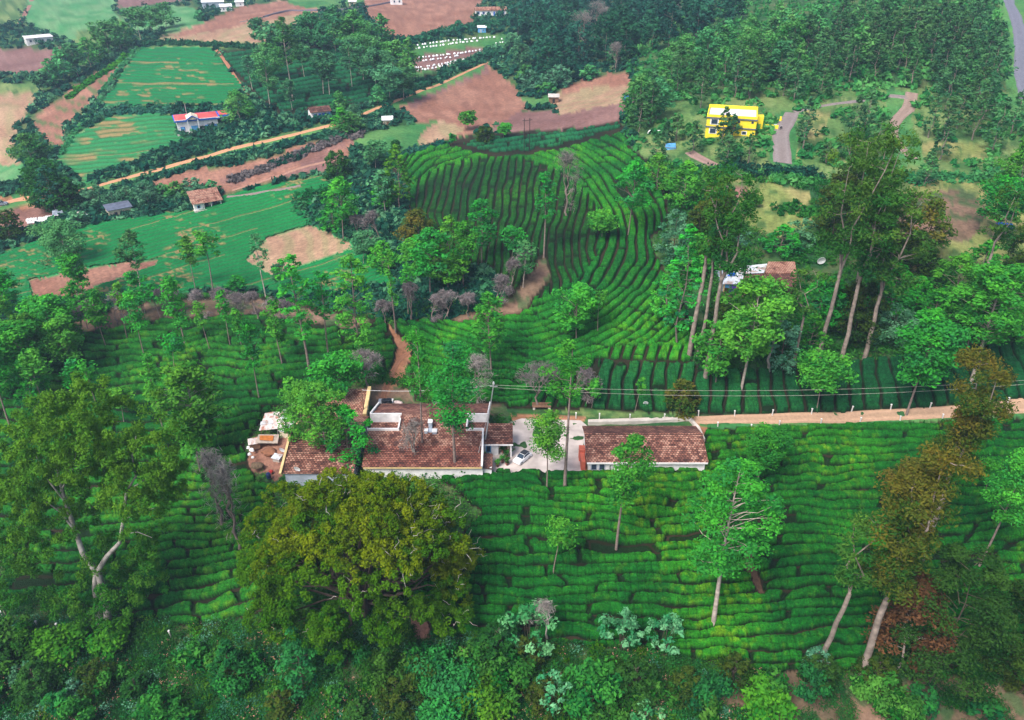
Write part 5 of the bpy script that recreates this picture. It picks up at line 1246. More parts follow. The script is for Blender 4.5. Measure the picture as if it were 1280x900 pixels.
for i, (u, v, s) in enumerate([(311,560,.8),(315,563,.9),(312,568,.7),(317,558,.7),(316,572,.6)]): lump('sack', u, v, 0, 1.1*s, .8*s, .6*s, PLAST, 'crumpled white sack in the heap left of the bare earth', 'sack', 'white sacks by the shed', i)
def rough_box(u, v, z, w, d, h, rz, mat, roofm, name, label, cat):
    e = empty(name, at_z(u, v, z), rz); tag(e, label, cat); solid('wall', mat, e, lambda b: b.box(-w/2, w/2, 0, d, -.3, h)); solid('roof', roofm, e, lambda b: b.slab((-w/2-.2,-.2,h+.05),(w/2+.2,-.2,h+.1),(w/2+.1,d+.2,h+.4),(-w/2-.25,d+.15,h+.3),.05))
rough_box(319,560,0,1.9,1.5,1.0,.3,WOOD,RUST,'coop','small wooden coop with rusty sheet at the left of the bare earth','coop')
rough_box(356,549,0,1.8,3.0,1.9,-.25,CREAM,TIN,'lean_to','narrow cream lean-to between the tin shed and the cottage','shed')
rough_box(345,577,0,1.5,1.0,.7,-.4,CONC,TIN,'trough','low concrete trough covered by tin beside the cottage edge','trough')
lump('brush_heap', 322, 583, 0, 2.6, 1.8, .7, mk_plain('dry_brush', (.20,.14,.09), .95, .5, 3, bump=.2), 'heap of dry brush at the front of the bare earth patch', 'brush')
def barrel(u, v, z, r, h, mat, label, group=None, cat='barrel', nm='barrel'):
    e = empty(nm, at_z(u, v, z)); tag(e, label, cat, group)
    solid('drum', mat, e, lambda b: b.tube([(0,0,0),(0,0,h*.3),(0,0,h*.32),(0,0,h*.66),(0,0,h*.68),(0,0,h*.95),(0,0,h)], [r,r,r*1.04,r*1.04,r,r,r*.7], 14), smooth=False); solid('lid', mat, e, lambda b: b.tube([(0,0,h),(0,0,h+.12)], [r*.35, r*.3], 10))
barrel(336,597,0,.42,1.0,mk_plain('navy_plastic', (.02,.04,.12), .4, .2, 2),'dark blue plastic barrel at the corner of the cottage'); 
lump('red_bundle', 339, 590, 0, .8, .7, .5, mk_plain('red_cloth', (.5,.04,.04), .8, .3, 2), 'small red bundle beside the blue barrel', 'bundle')
barrel(481,507,1.2,.65,1.5,BLACKP,'black water tank, left one behind the farmhouse','water tanks', 'tank', 'water_tank'); barrel(486.5,506.5,1.2,.65,1.5,BLACKP,'black water tank, right one behind the farmhouse','water tanks','tank', 'water_tank')
def tstand():
    p = at_z(482,508,0); e = empty('tank_stand', p); tag(e, 'white frame stand carrying the black water tanks', 'stand')
    solid('platform', WHITE, e, lambda b: b.box(-1.5,1.6,-1.1,1.2,1.0,1.18))
    for x in (-1.3, 1.4):
        for y in (-.9, 1): solid('leg', WHITE, e, lambda b, x=x, y=y: b.box(x-.1,x+.1,y-.1,y+.1,-.4,1.0))
tstand()
lump('sheet_pile', 496, 506, 0, 3.0, 1.8, .9, mk_plain('pinkish_sheet', (.7,.55,.52), .7, .3, 2), 'crumpled pale sheet pile right of the water tanks', 'pile')
dish(546,508,.3,.75,'white satellite dish in the tea behind the farmhouse roof'); dish(356,566,1.2,.62,'white satellite dish at the yellow edge of the cottage roof, upper one',-.3); dish(374,588,3.0,.62,'white satellite dish at the front eave of the cottage',-.2,.3)
dish(421,558,4.4,.55,'white satellite dish on the cottage roof among the trees'); dish(462,588,1.4,.7,'white satellite dish at the left front corner of the farmhouse'); dish(806,507,None,.55,'white dish on the tea above the outbuilding'); dish(1024,331,None,1.0,'white dish on the bank right of the tiled shack'); dish(358,517,2,.5,'small dish behind the rusty shed')
# ---- pots by the porch
for i, (u, v) in enumerate([(629,566),(633,572),(628,578),(634,581),(622,583)]):
    p = at_z(u, v, .07); e = empty('potted_plant', p); e.scale = (1.5,)*3; tag(e, ['potted shrub nearest the porch door','potted shrub at the porch corner','middle potted shrub beside the porch path','potted shrub nearest the parked car','potted shrub at the end of the porch path'][i], 'plant', 'potted shrubs by the porch')
    solid('pot', TILE_A, e, lambda b: b.tube([(0,0,0),(0,0,.25),(0,0,.4)], [.18,.26,.28], 10)); RR = np.random.default_rng(i); V, Q, c = leaves([(0,0,.7),(.15,.1,.95),(-.15,0,.9)], [.35,.3,.28], 60, .13, RR); link('foliage', mesh_np('foliage', V, Q, LF['shrub'], c), e)
# ---- car
def car(p, rz, paint, roofm, label, s=1.0):
    e = empty('parked_car', p, rz); e.scale = (s, s, s); tag(e, label, 'car')
    def hull(b, prof, w, tuck=0):      # side profile (x,z) extruded with narrower top
        n = len(prof); L = [(x, -w/2+max(0, z-.75)*tuck, z) for x, z in prof]; Rr = [(x, w/2-max(0, z-.75)*tuck, z) for x, z in prof]
        b.poly(L+Rr, [tuple(range(n)), tuple(range(n, 2*n))[::-1]]+[(i, n+i, n+(i+1) % n, (i+1) % n) for i in range(n)])
    solid('body', paint, e, lambda b: hull(b, [(-1.95,.3),(-1.98,.75),(-1.9,.95),(-1.6,1.0),(.75,1.0),(1.75,.88),(1.98,.7),(2.0,.35),(1.6,.22),(-1.6,.22)], 1.66, .12), bevel=.04)
    solid('cabin', paint, e, lambda b: hull(b, [(-1.75,.98),(-1.35,1.46),(.15,1.50),(.85,.99)], 1.56, .22), bevel=.03)
    solid('roof', roofm, e, lambda b: b.slab((-1.3,-.62,1.525),(.1,-.62,1.555),(.1,.62,1.555),(-1.3,.62,1.525),.04), bevel=.01)
    solid('windscreen', GLASS, e, lambda b: b.slab((.20,-.60,1.50),(.87,-.68,1.02),(.87,.68,1.02),(.20,.60,1.50),.02)); solid('rear_window', GLASS, e, lambda b: b.slab((-1.42,-.60,1.46),(-1.42,.60,1.46),(-1.77,.66,1.04),(-1.77,-.66,1.04),.02))
    for sy in (-1, 1):
        solid('side_window', GLASS, e, lambda b: b.poly([(-1.45,sy*.745,1.05),(.6,sy*.745,1.05),(.12,sy*.66,1.42),(-1.25,sy*.66,1.42),(-1.45,sy*.70,1.05),(.6,sy*.70,1.05),(.12,sy*.62,1.42),(-1.25,sy*.62,1.42)],[(0,1,2,3),(7,6,5,4),(0,4,5,1),(2,6,7,3),(1,5,6,2),(0,3,7,4)]))
        solid('headlight', PLAST, e, lambda b: b.box(1.86,2.0,sy*.6-.16,sy*.6+.16,.66,.82)); solid('mirror', paint, e, lambda b: b.box(.5,.66,sy*.86-.1,sy*.86+.1,1.0,1.14))
        for sx in (-1.2, 1.25):
            wo = solid('wheel', TYRE, e, lambda b: b.tube([(sx,sy*.84,.32),(sx,sy*.64,.32)], .32, 14)); solid('rim', METAL, wo, lambda b: b.tube([(sx,sy*.855,.32),(sx,sy*.80,.32)], .19, 10))
car(at_z(653,575,.08), math.radians(-128), CARW, CARB, 'small white car with black roof parked on the pale yard', 1.0)
car(hit(2,257)[0]+np.array([0,0,.1]), math.radians(20), mk_plain('grey_car_paint', (.20,.22,.28), .3, .1, 1), CARB, 'dark grey vehicle on the orange earth at the left edge', 1.05)
def motorbike(u, v, label, rz):
    e = empty('motorcycle', hit(u, v)[0]+np.array([0,0,.12]), rz); tag(e, label, 'motorcycle', 'parked motorcycles')
    for x in (-.62, .68):
        b = MB(); b.tube([(x+.26*math.cos(a), 0, .3+.26*math.sin(a)) for a in np.linspace(0, 2*PI, 13)], .06, 5, False); w_ = b.build('wheel', TYRE, e)
    solid('body', BLACKP, e, lambda b: b.poly([(-.5,-.12,.45),(.3,-.12,.4),(.45,-.1,.85),(-.1,-.14,.78),(-.75,-.1,.82),(-.5,.12,.45),(.3,.12,.4),(.45,.1,.85),(-.1,.14,.78),(-.75,.1,.82)],[(0,1,2,3,4),(9,8,7,6,5),(0,5,6,1),(1,6,7,2),(2,7,8,3),(3,8,9,4),(4,9,5,0)]), bevel=.03)
    solid('fork', METAL, e, lambda b: b.tube([(.68,0,.3),(.45,0,1.0)], .04, 5)); solid('handlebar', METAL, e, lambda b: b.tube([(.36,-.35,1.05),(.45,0,1.0),(.36,.35,1.05)], .03, 5)); solid('seat', DARK, e, lambda b: b.box(-.75,-.05,-.13,.13,.8,.88), bevel=.03)
motorbike(976,162,'dark motorcycle on the gravel drive beside the yellow house',.9); motorbike(404,153,'dark motorcycle beside the dirt road by the small white house',.3)
# ---- bench, posts, poles, wires
def bench():
    p = hit(677,511)[0]; e = empty('log_bench', p, -.02); tag(e, 'brown plank bench with stone ends on the verge behind the yard', 'bench')
    solid('seat', WOOD, e, lambda b: b.box(-2,2,-.4,.4,.55,.75), bevel=.04); 
    for x in (-1.6, 1.6): solid('leg', CONC, e, lambda b, x=x: b.box(x-.25,x+.25,-.32,.32,-.3,.55), bevel=.03)
    solid('backrest', WOOD, e, lambda b: b.box(-2,2,.42,.5,.7,1.3))
bench()
def post(u, v, h, label, group, par=None):
    p = hit(u, v)[0]; e = empty('fence_post', p); tag(e, label, 'post', group)
    o = link('shaft', par[0], e); c = link('cap', par[1], e); e.scale = (1, 1, h/1.45); e.rotation_euler = (.03*R0.normal(), .04*R0.normal(), 0)
_pm = solid('shaft', mk_plain('post_concrete', (.62,.60,.60), .8, .2, 2), None, lambda b: b.box(-.09,.09,-.09,.09,-.4,1.3), bevel=.02); _pc = solid('cap', WHITE, None, lambda b: b.box(-.14,.14,-.14,.14,1.3,1.45), bevel=.02)
_par = (_pm.data, _pc.data); bpy.data.objects.remove(_pm); bpy.data.objects.remove(_pc)
up = [(720,523),(749,524),(787,525),(830,524.5),(873,520.5),(918,520.5),(965,519.5),(1014,518),(1064,515),(1113,512.5),(1162,510.5),(1210,508.5),(1259,504)]
for i, (u, v) in enumerate(up): post(u, v, 1.45, f'white capped fence post, {ordn(i, len(up))} in the row above the dirt road', 'white fence posts along the dirt road', _par)
lo = [(897,533),(939,536),(974,531.5),(1026,529),(1075,527),(1125,525.5),(1178,523),(1226,520.5)]
for i, (u, v) in enumerate(lo): post(u, v, 1.1, f'white capped fence post, {ordn(i, len(lo))} in the row below the dirt road', 'white fence posts along the dirt road', _par)
bl = [(4,772),(48,784),(73,788),(99,792),(151,790),(214,797)]
for i, (u, v) in enumerate(bl): post(u, v, 1.7, f'white post, {ordn(i, len(bl))} of the row under the spreading tree', 'white posts under the spreading tree', _par)
def poles():
    b0 = at_z(606,545,4.3); r = ray(617,480); k = (b0[1]+.0)/r[1]; top = CAM+k*r
    e = empty('utility_pole', b0); tag(e, 'leaning white utility pole rising through the farmhouse roof', 'pole')
    d = top-b0; solid('shaft', METAL, e, lambda b: b.tube([(0,0,-1.5), tuple(d)], [.14,.10], 8)); solid('insulator', WHITE, e, lambda b: b.tube([tuple(d), tuple(d+np.array([0,0,.5]))], [.22,.12], 8))
    solid('crossbar', METAL, e, lambda b: b.bar(d+np.array([-.7,0,-.5]), d+np.array([.7,0,-.5]), .12)); st = at_z(598,566,4.0)-b0; solid('stay_wire', METAL, e, lambda b: b.tube([tuple(d*.55), tuple(st)], .035, 4))
    B = at_depth(1500,455,168); gB = float(gz(B[0], B[1])); eb = empty('utility_pole', (B[0], B[1], gB)); tag(eb, 'utility pole at the right end of the overhead wires', 'pole')
    solid('shaft', METAL, eb, lambda b: b.tube([(0,0,-.5),(0,0,B[2]-gB+.3)], [.16,.11], 8)); solid('crossbar', METAL, eb, lambda b: b.bar((-.7,0,B[2]-gB-.3),(.7,0,B[2]-gB-.3), .12))
    for i, off in enumerate((0, .55)):
        A = top+np.array([0,0,-.2-off]); P = [A*(1-t)+(B+np.array([0,0,-off*.3]))*t+np.array([0,0,-4*t*(1-t)*(3.4+.9*i)]) for t in np.linspace(0, 1, 28)]
        o = MB().tube(P, .024, 4).build('overhead_wire', CONC); tag(o, ['upper overhead wire sagging right across the tea from the leaning pole', 'lower overhead wire sagging right across the tea from the leaning pole'][i], 'wire', 'overhead wires')
    A = top+np.array([0,0,-.2]); B2 = at_depth(452,487.5,158); P = [A*(1-t)+B2*t+np.array([0,0,-4*t*(1-t)*.7]) for t in np.linspace(0, 1, 14)]
    tag(MB().tube(P, .035, 4).build('overhead_wire', METAL), 'overhead wire running left from the leaning pole above the farmhouse', 'wire', 'overhead wires')
    gb = float(gz(B2[0], B2[1])); e3 = empty('utility_pole', (B2[0], B2[1], gb)); tag(e3, 'short pole left above the farmhouse holding the wire end', 'pole'); solid('shaft', WOOD, e3, lambda b: b.tube([(0,0,-.5),(0,0,B2[2]-gb+.3)], [.13,.09], 7)); solid('crossbar', WOOD, e3, lambda b: b.bar((-.9,0,B2[2]-gb-.1),(.9,0,B2[2]-gb-.1), .12))
    p = hit(655,191)[0]; q = hit(662,176)[0]; e2 = empty('twin_pole', p); tag(e2, 'dark twin pole transformer frame standing on the tea hill crest', 'pole')
    h1 = 11.5; d2 = q-p; solid('pole', DARK, e2, lambda b: b.tube([(0,0,-.5),(0,0,h1)], [.15,.11], 7)); solid('pole', DARK, e2, lambda b: b.tube([(1.9,1.0,-.5),(1.9,1.0,h1)], [.15,.11], 7)); solid('crossbar', DARK, e2, lambda b: (b.bar((-.8,-.4,h1-.7),(2.7,1.4,h1-.7), .14), b.bar((-.2,-.1,h1*.55),(2.1,1.1,h1*.55), .15, .3)))
poles()
# ---- houses further off; local frame: x right, y away, origin on the ground at the front centre
def at_ground(u, v, name, label, cat='house', group=None, drop=.1):
    p, D = hit(u, v); e = empty(name, (p[0], p[1], p[2]-drop), -math.atan2(p[0], p[1])); tag(e, label, cat, group); return e, D/F
def gable_house(u, v, wpx, hm, dm, name, label, wallm, roofm, rise=1.2, wins=(), doors=(), ridge_axis='x', rz=0, cat='house', group=None, trim=BLUE, pane=GLASS):
    e, k = at_ground(u, v, name, label, cat, group); w = wpx*k; e.rotation_euler[2] += rz
    solid('wall', wallm, e, lambda b: b.box(-w/2, w/2, 0, dm, -3, hm))
    ov = .45; zr = hm+rise; ym = dm/2
    solid('roof', roofm, e, lambda b: (roof_rows(b, -w/2-ov, w/2+ov, -ov, hm-.12, ym, zr, .6), roof_rows(b, -w/2-ov, w/2+ov, ym, zr, dm+ov, hm-.12, .6)))
    solid('gable', wallm, e, lambda b: [b.poly([(x,0,hm),(x,dm,hm),(x,ym,zr-.1),(x+.2,0,hm),(x+.2,dm,hm),(x+.2,ym,zr-.1)],[(0,2,1),(3,4,5),(0,3,5,2),(1,2,5,4),(0,1,4,3)]) for x in (-w/2, w/2-.2)])
    for x in wins: windowset(e, x*w, -.02, hm*.35, min(1.3, w*.12), hm*.38, trim, pane)
    for x in doors: solid('door', trim, e, lambda b, x=x: b.box(x*w-.5, x*w+.5, -.1, .05, 0, hm*.75))
    return e, w
gable_house(402,148,24,2.8,5,'cottage','small white cottage with mauve tile roof and blue doors by the dirt road',WHITE,TILE_D,1.5,(-.32,.3),(-.08,.12,.42),rz=.25)
def red_house():
    e, k = at_ground(261,261,'cottage','tile roofed cottage with open porch at the top edge of the valley fields'); w = 33*k; e.rotation_euler[2] += .16
    solid('wall', CREAM, e, lambda b: b.box(-w/2, w/2, 1.8, 6.5, -2, 2.7)); solid('side_wall', WHITE, e, lambda b: b.box(-w/2, -w*.18, .2, 1.8, -2, 2.5))
    solid('roof', TILE_B, e, lambda b: roof_rows(b, -w/2-.5, w/2+.5, -.5, 2.5, 6.8, 5.0, .6)); solid('porch_floor', CONC, e, lambda b: b.box(-w/2-.3, w/2+.3, -.6, 1.8, -2.0, .15))
    for x in (-.15, .12, .48): solid('pillar', WHITE, e, lambda b, x=x: b.box(x*w-.13, x*w+.13, 0, .26, .1, 2.5))
    windowset(e, w*.3, 1.78, .9, 1.6, 1.1, LBLUE, DARK); solid('door', DARK, e, lambda b: b.box(-.6, .5, 1.7, 1.82, .1, 2.2)); windowset(e, -w*.34, .18, .8, 1.0, 1.0, LBLUE, DARK)
red_house()
def blue_house():
    e, k = at_ground(249,164,'villa','white villa with red roof and deep blue eaves above the dirt road'); w = 48*k; e.rotation_euler[2] += .05; h = 4.3
    solid('wall', WHITE, e, lambda b: b.box(-w/2, w/2, 0, 10, -2.5, h)); solid('wing_wall', WHITE, e, lambda b: b.box(w/2, w/2+3.8, 3.2, 9.5, -2.5, h-.1))
    solid('eaves', BLUE, e, lambda b: (b.box(-w/2-.9, w/2+.9, -.9, 10.8, h, h+.55), b.box(w/2+.92, w/2+5.0, 2.6, 10.4, h-.2, h+.5)), bevel=.05)
    z0 = h+.58; x0, x1 = -w/2-.5, w/2+.5
    solid('roof', RED, e, lambda b: b.poly([(x0,-.5,z0),(x1,-.5,z0),(x1,10.4,z0),(x0,10.4,z0),(x0+3,4.2,z0+1.0),(x1-3,4.2,z0+1.0)],[(0,1,5,4),(1,2,5),(2,3,4,5),(3,0,4),(3,2,1,0)]))
    solid('wing_roof', RED, e, lambda b: b.box(w/2+1.2, w/2+4.7, 3.0, 10, h+.52, h+.7)); solid('wing_trim', WHITE, e, lambda b: (b.box(w/2-.2, w/2+.9, -1.0, -.92, h+.4, h+.9), b.box(x0-.4, x1+.4, -1.02, -.92, h+.62, h+.85)))
    solid('porch_gable', CREAM, e, lambda b: b.poly([(-3.9,-1.6,h+.8),(.5,-1.6,h+.8),(-1.7,-1.6,h+2.1),(-3.9,3.0,h+1.6),(.5,3.0,h+1.6),(-1.7,3.0,h+2.6)],[(0,1,2),(0,2,5,3),(1,4,5,2),(0,3,4,1)])); solid('porch_eaves', BLUE, e, lambda b: (b.bar((-4.2,-1.7,h+.7),(-1.7,-1.7,h+2.15),.3), b.bar((-1.7,-1.7,h+2.15),(.8,-1.7,h+.7),.3)))
    for x in (-3.6, .2): solid('pillar', WHITE, e, lambda b, x=x: b.box(x-.16, x+.16, -1.6, -1.28, 0, h+.7))
    solid('door', LBLUE, e, lambda b: b.box(-2.6, -.2, -.12, .04, 0, 2.4))
    for x in (-w*.38, w*.22, w*.42): windowset(e, x, -.02, 1.0, 1.6, 1.3, BLUE, LBLUE)
    windowset(e, w/2+2.1, 3.18, 1, 1.8, 1.3, BLUE, GLASS); solid('antenna', METAL, e, lambda b: b.tube([(-w*.2,8.5,h),(-w*.2,8.5,h+4.6)], .1, 5))
    solid('platform', CONC, e, lambda b: b.box(-w/2-.6, w/2+.4, -1.9, 0, -2.5, -.02))
blue_house()
for i, (u, v, m) in enumerate([(223,167,PLAST),(227,168.5,MAROON),(231.5,167,PLAST),(234,142,PLAST)][:3]): lump('bundle', u, v, None, 1.6, 1.0, .8, m, ['white bundle on the ground left before the villa','dark red bundle between two white ones before the villa','white bundle nearest the villa door side'][i], 'bundle', None, i)
def yellow_house():
    e, k = at_ground(912,170,'yellow_house','bright yellow two storey house with pale flat roof on the right hillside'); w = 60*k; h = 5.6; d = 12.5
    solid('wall', YEL, e, lambda b: (b.box(-w/2, w/2, 0, d, -3, h), b.box(w/2, w/2+2.2, d-4.2, d-1.2, -1, h-.9)))
    solid('roof', ROOFG, e, lambda b: b.box(-w/2+.3, w/2-.3, .3, d-.3, h+.005, h+.16)); solid('parapet', YEL, e, lambda b: (b.box(-w/2-.1, w/2+.1, -.1, .28, h+.01, h+.75), b.box(-w/2-.1, w/2+.1, d-.28, d+.1, h+.01, h+1.2), b.box(-w/2-.1, -w/2+.28, .29, d-.29, h+.01, h+.75), b.box(w/2-.28, w/2+.1, .29, d-.29, h+.01, h+.75)))
    solid('band', SLATE, e, lambda b: b.box(-w/2-.25, w/2+.25, -.35, -.12, h-.35, h-.02)); solid('band', SLATE, e, lambda b: b.box(-w/2-.25, w/2+.2, -.35, -.005, h-3.1, h-2.8))
    for x, z, ww, hh in ((-w/2+2.4,3.9,2.6,2.2),(-w/2+2.2,.6,2.4,2.1),(w*.28,.9,1.6,1.3)): windowset(e, x, -.02, z*.85, ww, hh*.85, WHITE, GLASS)
    windowset(e, w*.15, -.02, 4.3, .7, .7, SLATE, GLASS); windowset(e, w*.42, -.02, 4.3, .7, .7, SLATE, GLASS)
    e2, k2 = at_ground(957,160,'garden_wall','low yellow garden wall running from the yellow house to the gravel drive','wall'); w2 = 30*k2
    solid('front_wall', YEL, e2, lambda b: b.box(-w2*.62, w2/2, 0, .3, -2.5, 1.2)); solid('rear_wall', YEL, e2, lambda b: b.box(-w2/2, w2/2+1.0, 10, 10.3, -2, .9)); solid('court_floor', mk_plain('court_paint', (.38,.50,.58), .8, .2, 1), e2, lambda b: b.box(-w2*.5, w2*.45, 1.0, 5.2, -1.5, .35)); solid('gate_pillar', YEL, e2, lambda b: b.box(w2/2+.1, w2/2+.7, 8.8, 9.6, -2, 1.9))
yellow_house()
def shacks():
    p, D = hit(952, 366); z0 = p[2]
    def W(u, v, z): return at_z(u, v, z0+z)-p
    e = empty('tiled_shack', p); tag(e, 'brown tile roofed shack in the trees on the right slope', 'shack')
    solid('upper_roof', TILE_B, e, lambda b: b.slab(W(956,341,4.4), W(996,341,4.4), W(993.7,327,5.0), W(960,327,5.0), .15)); solid('lower_roof', TILE_D, e, lambda b: b.slab(W(965,358,2.6), W(996,359,2.6), W(996,341.3,4.3), W(956,341.3,4.3), .15))
    a = W(966,356,2.4); c = W(995,356,2.4); f = W(960,329,4.6); solid('wall', PINKF, e, lambda b: b.box(a[0]-.5, c[0]-.3, a[1]+.8, f[1], -3, 2.4)); windowset(e, a[0]+5.5, a[1]+.75, .3, 1.2, 1.0, WOOD, DARK); solid('door', DARK, e, lambda b: b.box(a[0]+2.4,a[0]+3.3,a[1]+.68,a[1]+.82,-.3,1.7))
    e = empty('tin_shack', p); tag(e, 'tin roofed shack with a violet door and blue tarpaulin patch', 'shack')
    solid('roof', TIN, e, lambda b: (b.slab(W(902,355,2.3), W(926,355,2.3), W(930.5,344,2.8), W(910,345,2.8), .06), b.slab(W(930,342,3.2), W(955,341,3.2), W(959,329.5,3.7), W(934,332,3.7), .06), b.slab(W(913,345,2.95), W(931,343.5,2.95), W(934,332.5,3.5), W(917,338,3.4), .06)))
    solid('rust_roof', TILE_D, e, lambda b: b.slab(W(926.5,356,2.35), W(950,357,2.4), W(955,341.8,3.1), W(930,343.6,2.9), .06)); solid('tarpaulin', TARP, e, lambda b: b.slab(W(909.5,344.8,3.02), W(919,344.2,3.1), W(920,340.5,3.3), W(911.5,341.4,3.25), .05))
    l = W(904,355,2.3); r = W(949,355,2.3); q = W(935,333,3.2); yv = l[1]+.4
    solid('wall', GREYW, e, lambda b: b.box(l[0], r[0], yv+.3, q[1], -3, 2.2)); fl = -.1
    for nm, m, u0, u1 in (('wall_hanging', LBLUE, 906,910.6),('door', PURP, 911.8,919.6),('side_door', BRN, 921,926.5),('maroon_curtain', MAROON, 905.8,911.2)):
        A = W(u0,360,1); Bq = W(u1,360,1); solid(nm, m, e, lambda b: b.box(A[0], Bq[0], yv+.1+(.06 if nm=='maroon_curtain' else 0), yv+.28, fl if nm != 'wall_hanging' else 1.1, 2.0 if nm != 'maroon_curtain' else 1.05))
    for uu in (904.5, 920.4, 927.5): A = W(uu,360,1); solid('post', YELP, e, lambda b: b.box(A[0]-.12, A[0]+.12, yv-.1, yv+.08, -1, 2.2))
    solid('terrace', PINKF, e, lambda b: b.box(l[0]-.8, l[0]+6, yv-2, yv+.3, -3, -.12))
    lump('laundry_sheet', 968, 366, None, 3.0, 1.2, 1.5, PLAST, 'white cloth bundle hanging in front of the tiled shack', 'laundry')
shacks()
def rect_house(u, v, wpx, hm, dm, name, label, wallm, roofm, wins=(), doors=(), trim=BLUE, group=None, cat='house', rz=0, slopez=.5):
    e, k = at_ground(u, v, name, label, cat, group); w = wpx*k; e.rotation_euler[2] += rz
    solid('wall', wallm, e, lambda b: b.box(-w/2, w/2, 0, dm, -3, hm)); solid('roof', roofm, e, lambda b: b.slab((-w/2-.4,-.5,hm+.2),(w/2+.4,-.5,hm+.2),(w/2+.4,dm+.4,hm+.2+slopez),(-w/2-.4,dm+.4,hm+.2+slopez),.2))
    for x in wins: windowset(e, x*w, -.02, hm*.35, min(1.4, w*.14), hm*.36, trim, GLASS)
    for x in doors: solid('door', trim, e, lambda b, x=x: b.box(x*w-.5, x*w+.5, -.1, .05, 0, hm*.72))
    return e, w
rect_house(152,270.5,27,2.7,5,'hut','low hut with dark sheet roof at the left of the valley fields',CREAM,DROOF,(-.2,.1),(.3,),WOOD,rz=.15)
rect_house(51,54,30,3.4,9,'bungalow','long white bungalow among trees at the far top left',WHITE,ROOFG,(-.35,-.15,.1,.3),(.0,),GREYW,rz=.15)
rect_house(267,10,26,4.0,9,'farm_building','white roofed farm building at the far top, left one',GREYW,PLAST,(-.3,0,.3),(),GREYW,slopez=1)
rect_house(283,14,14,3.0,7,'greenhouse','small white greenhouse beside the far white roofed building',WHITE,PLAST,(-.2,.2),(),GREYW,slopez=1)
rect_house(300,8,10,3,5,'hut','tiny white hut at the far top between the greenhouse and the brown field',WHITE,PLAST,(.1,),(),GREYW)
rect_house(496,6,14,4.2,6,'hut','small white house on the edge of the large brown field',WHITE,WHITE,(-.2,.25),(),GREYW,rz=.1)
rect_house(441,8,9,3,4,'hut','tiny cream hut beside the stone wall above the brown field',CREAM,WHITE,(),(.0,),WOOD)
rect_house(485,157,12,2.2,3.5,'hut','little hut with white sheet roof beside the dirt road',CREAM,PLAST,(),(.0,),WOOD)
gable_house(614,20,38,3.4,6,'long_house','long white house with red tile roof at the edge of the dark wood',WHITE,TILE_B,1.8,(-.42,-.25,-.08,.25,.4),(.1,),rz=.1)
rect_house(602.5,41,10,2.8,4,'hut','pale blue hut above the plot of white sacks',LBLUE,PLAST,(.2,),(-.15,),GREYW)
rect_house(690,23,13,4,5,'hut','small pink and blue hut inside the dark wood',PINKF,CREAM,(-.2,),(.2,),BLUE)
rect_house(713,19,6,4.5,4,'hut','narrow white hut inside the dark wood',WHITE,WHITE,(0,),(),BLUE)
rect_house(692,129,12,2.6,3.5,'field_shed','small open field shed between the two brown fields',WOOD,CONC,(),(.0,),DARK)
def tarp_box(u, v, w, d, h, m, name, label, cat): e, k = at_ground(u, v, name, label, cat); solid('cover', m, e, lambda b: b.poly([(-w/2,0,-.3),(w/2,0,-.3),(w/2,d,-.3),(-w/2,d,-.3),(-w*.42,d*.2,h),(w*.42,d*.15,h*.9),(w*.4,d*.8,h),(-w*.4,d*.8,h*.8)],[(0,1,5,4),(1,2,6,5),(2,3,7,6),(3,0,4,7),(4,5,6,7)]), bevel=.1); solid('rope', WOOD, e, lambda b: b.bar((-w/2,-.05,h*.4),(w/2,-.05,h*.4),.1))
tarp_box(784,124,3.0,2.5,1.4,TARP,'covered_stack','bright blue covered stack on the right end of the brown field','stack'); tarp_box(838,187,3.6,2.5,1.8,LBLUE,'covered_stack','blue and white covered stack between the pines left of the yellow house','stack'); tarp_box(819,166,5,2.5,.6,PLAST,'sheet_pile','pale grey sheet pile on the lawn left of the yellow house','pile')
tarp_box(1254,284,4.5,3,.7,TARP,'tarpaulin','blue tarpaulin crumpled on the rubble at the far right','tarpaulin')
tarp_box(74,272,3.6,5,2.2,GREYW,'tent','grey blue tent beside the row of white sacks at left','tent')
# white sacks
_sk = MB(); _R = np.random.default_rng(9)
for i in range(5):
    for k in range(8):
        r = [1, 1.05, .95, .7, .25][i]; _sk.v.append((.62*r*math.cos(k*PI/4)*(1+.08*_R.normal()), .40*r*math.sin(k*PI/4)*(1+.08*_R.normal()), [-.1, .15, .32, .46, .52][i]))
_sk.f = [(i*8+k, i*8+(k+1) % 8, i*8+8+(k+1) % 8, i*8+8+k) for i in range(4) for k in range(8)]+[tuple(32+k for k in range(8))]
_so = _sk.build('white_sack', PLAST, smooth=True); _sme = _so.data; bpy.data.objects.remove(_so)
def sacks(lines, sp, label, group, s, jit, nm='white_sack'):
    R = np.random.default_rng(31); n = 0
    for pts in lines:
        for (a, b) in zip(pts[:-1], pts[1:]):
            m = max(1, int(math.dist(a, b)/sp))
            for k in range(m):
                t = (k+R.random()*.6)/m; u = a[0]*(1-t)+b[0]*t+R.normal()*jit; v = a[1]*(1-t)+b[1]*t+R.normal()*jit*.4
                o = link(nm, _sme); o.location = hit(u, v)[0]+np.array([0,0,.35]); o.rotation_euler = (0,0,R.random()*3); q = s*(.8+.4*R.random()); o.scale = (q,q,q*1.1); tag(o, label, 'sack', group); n += 1
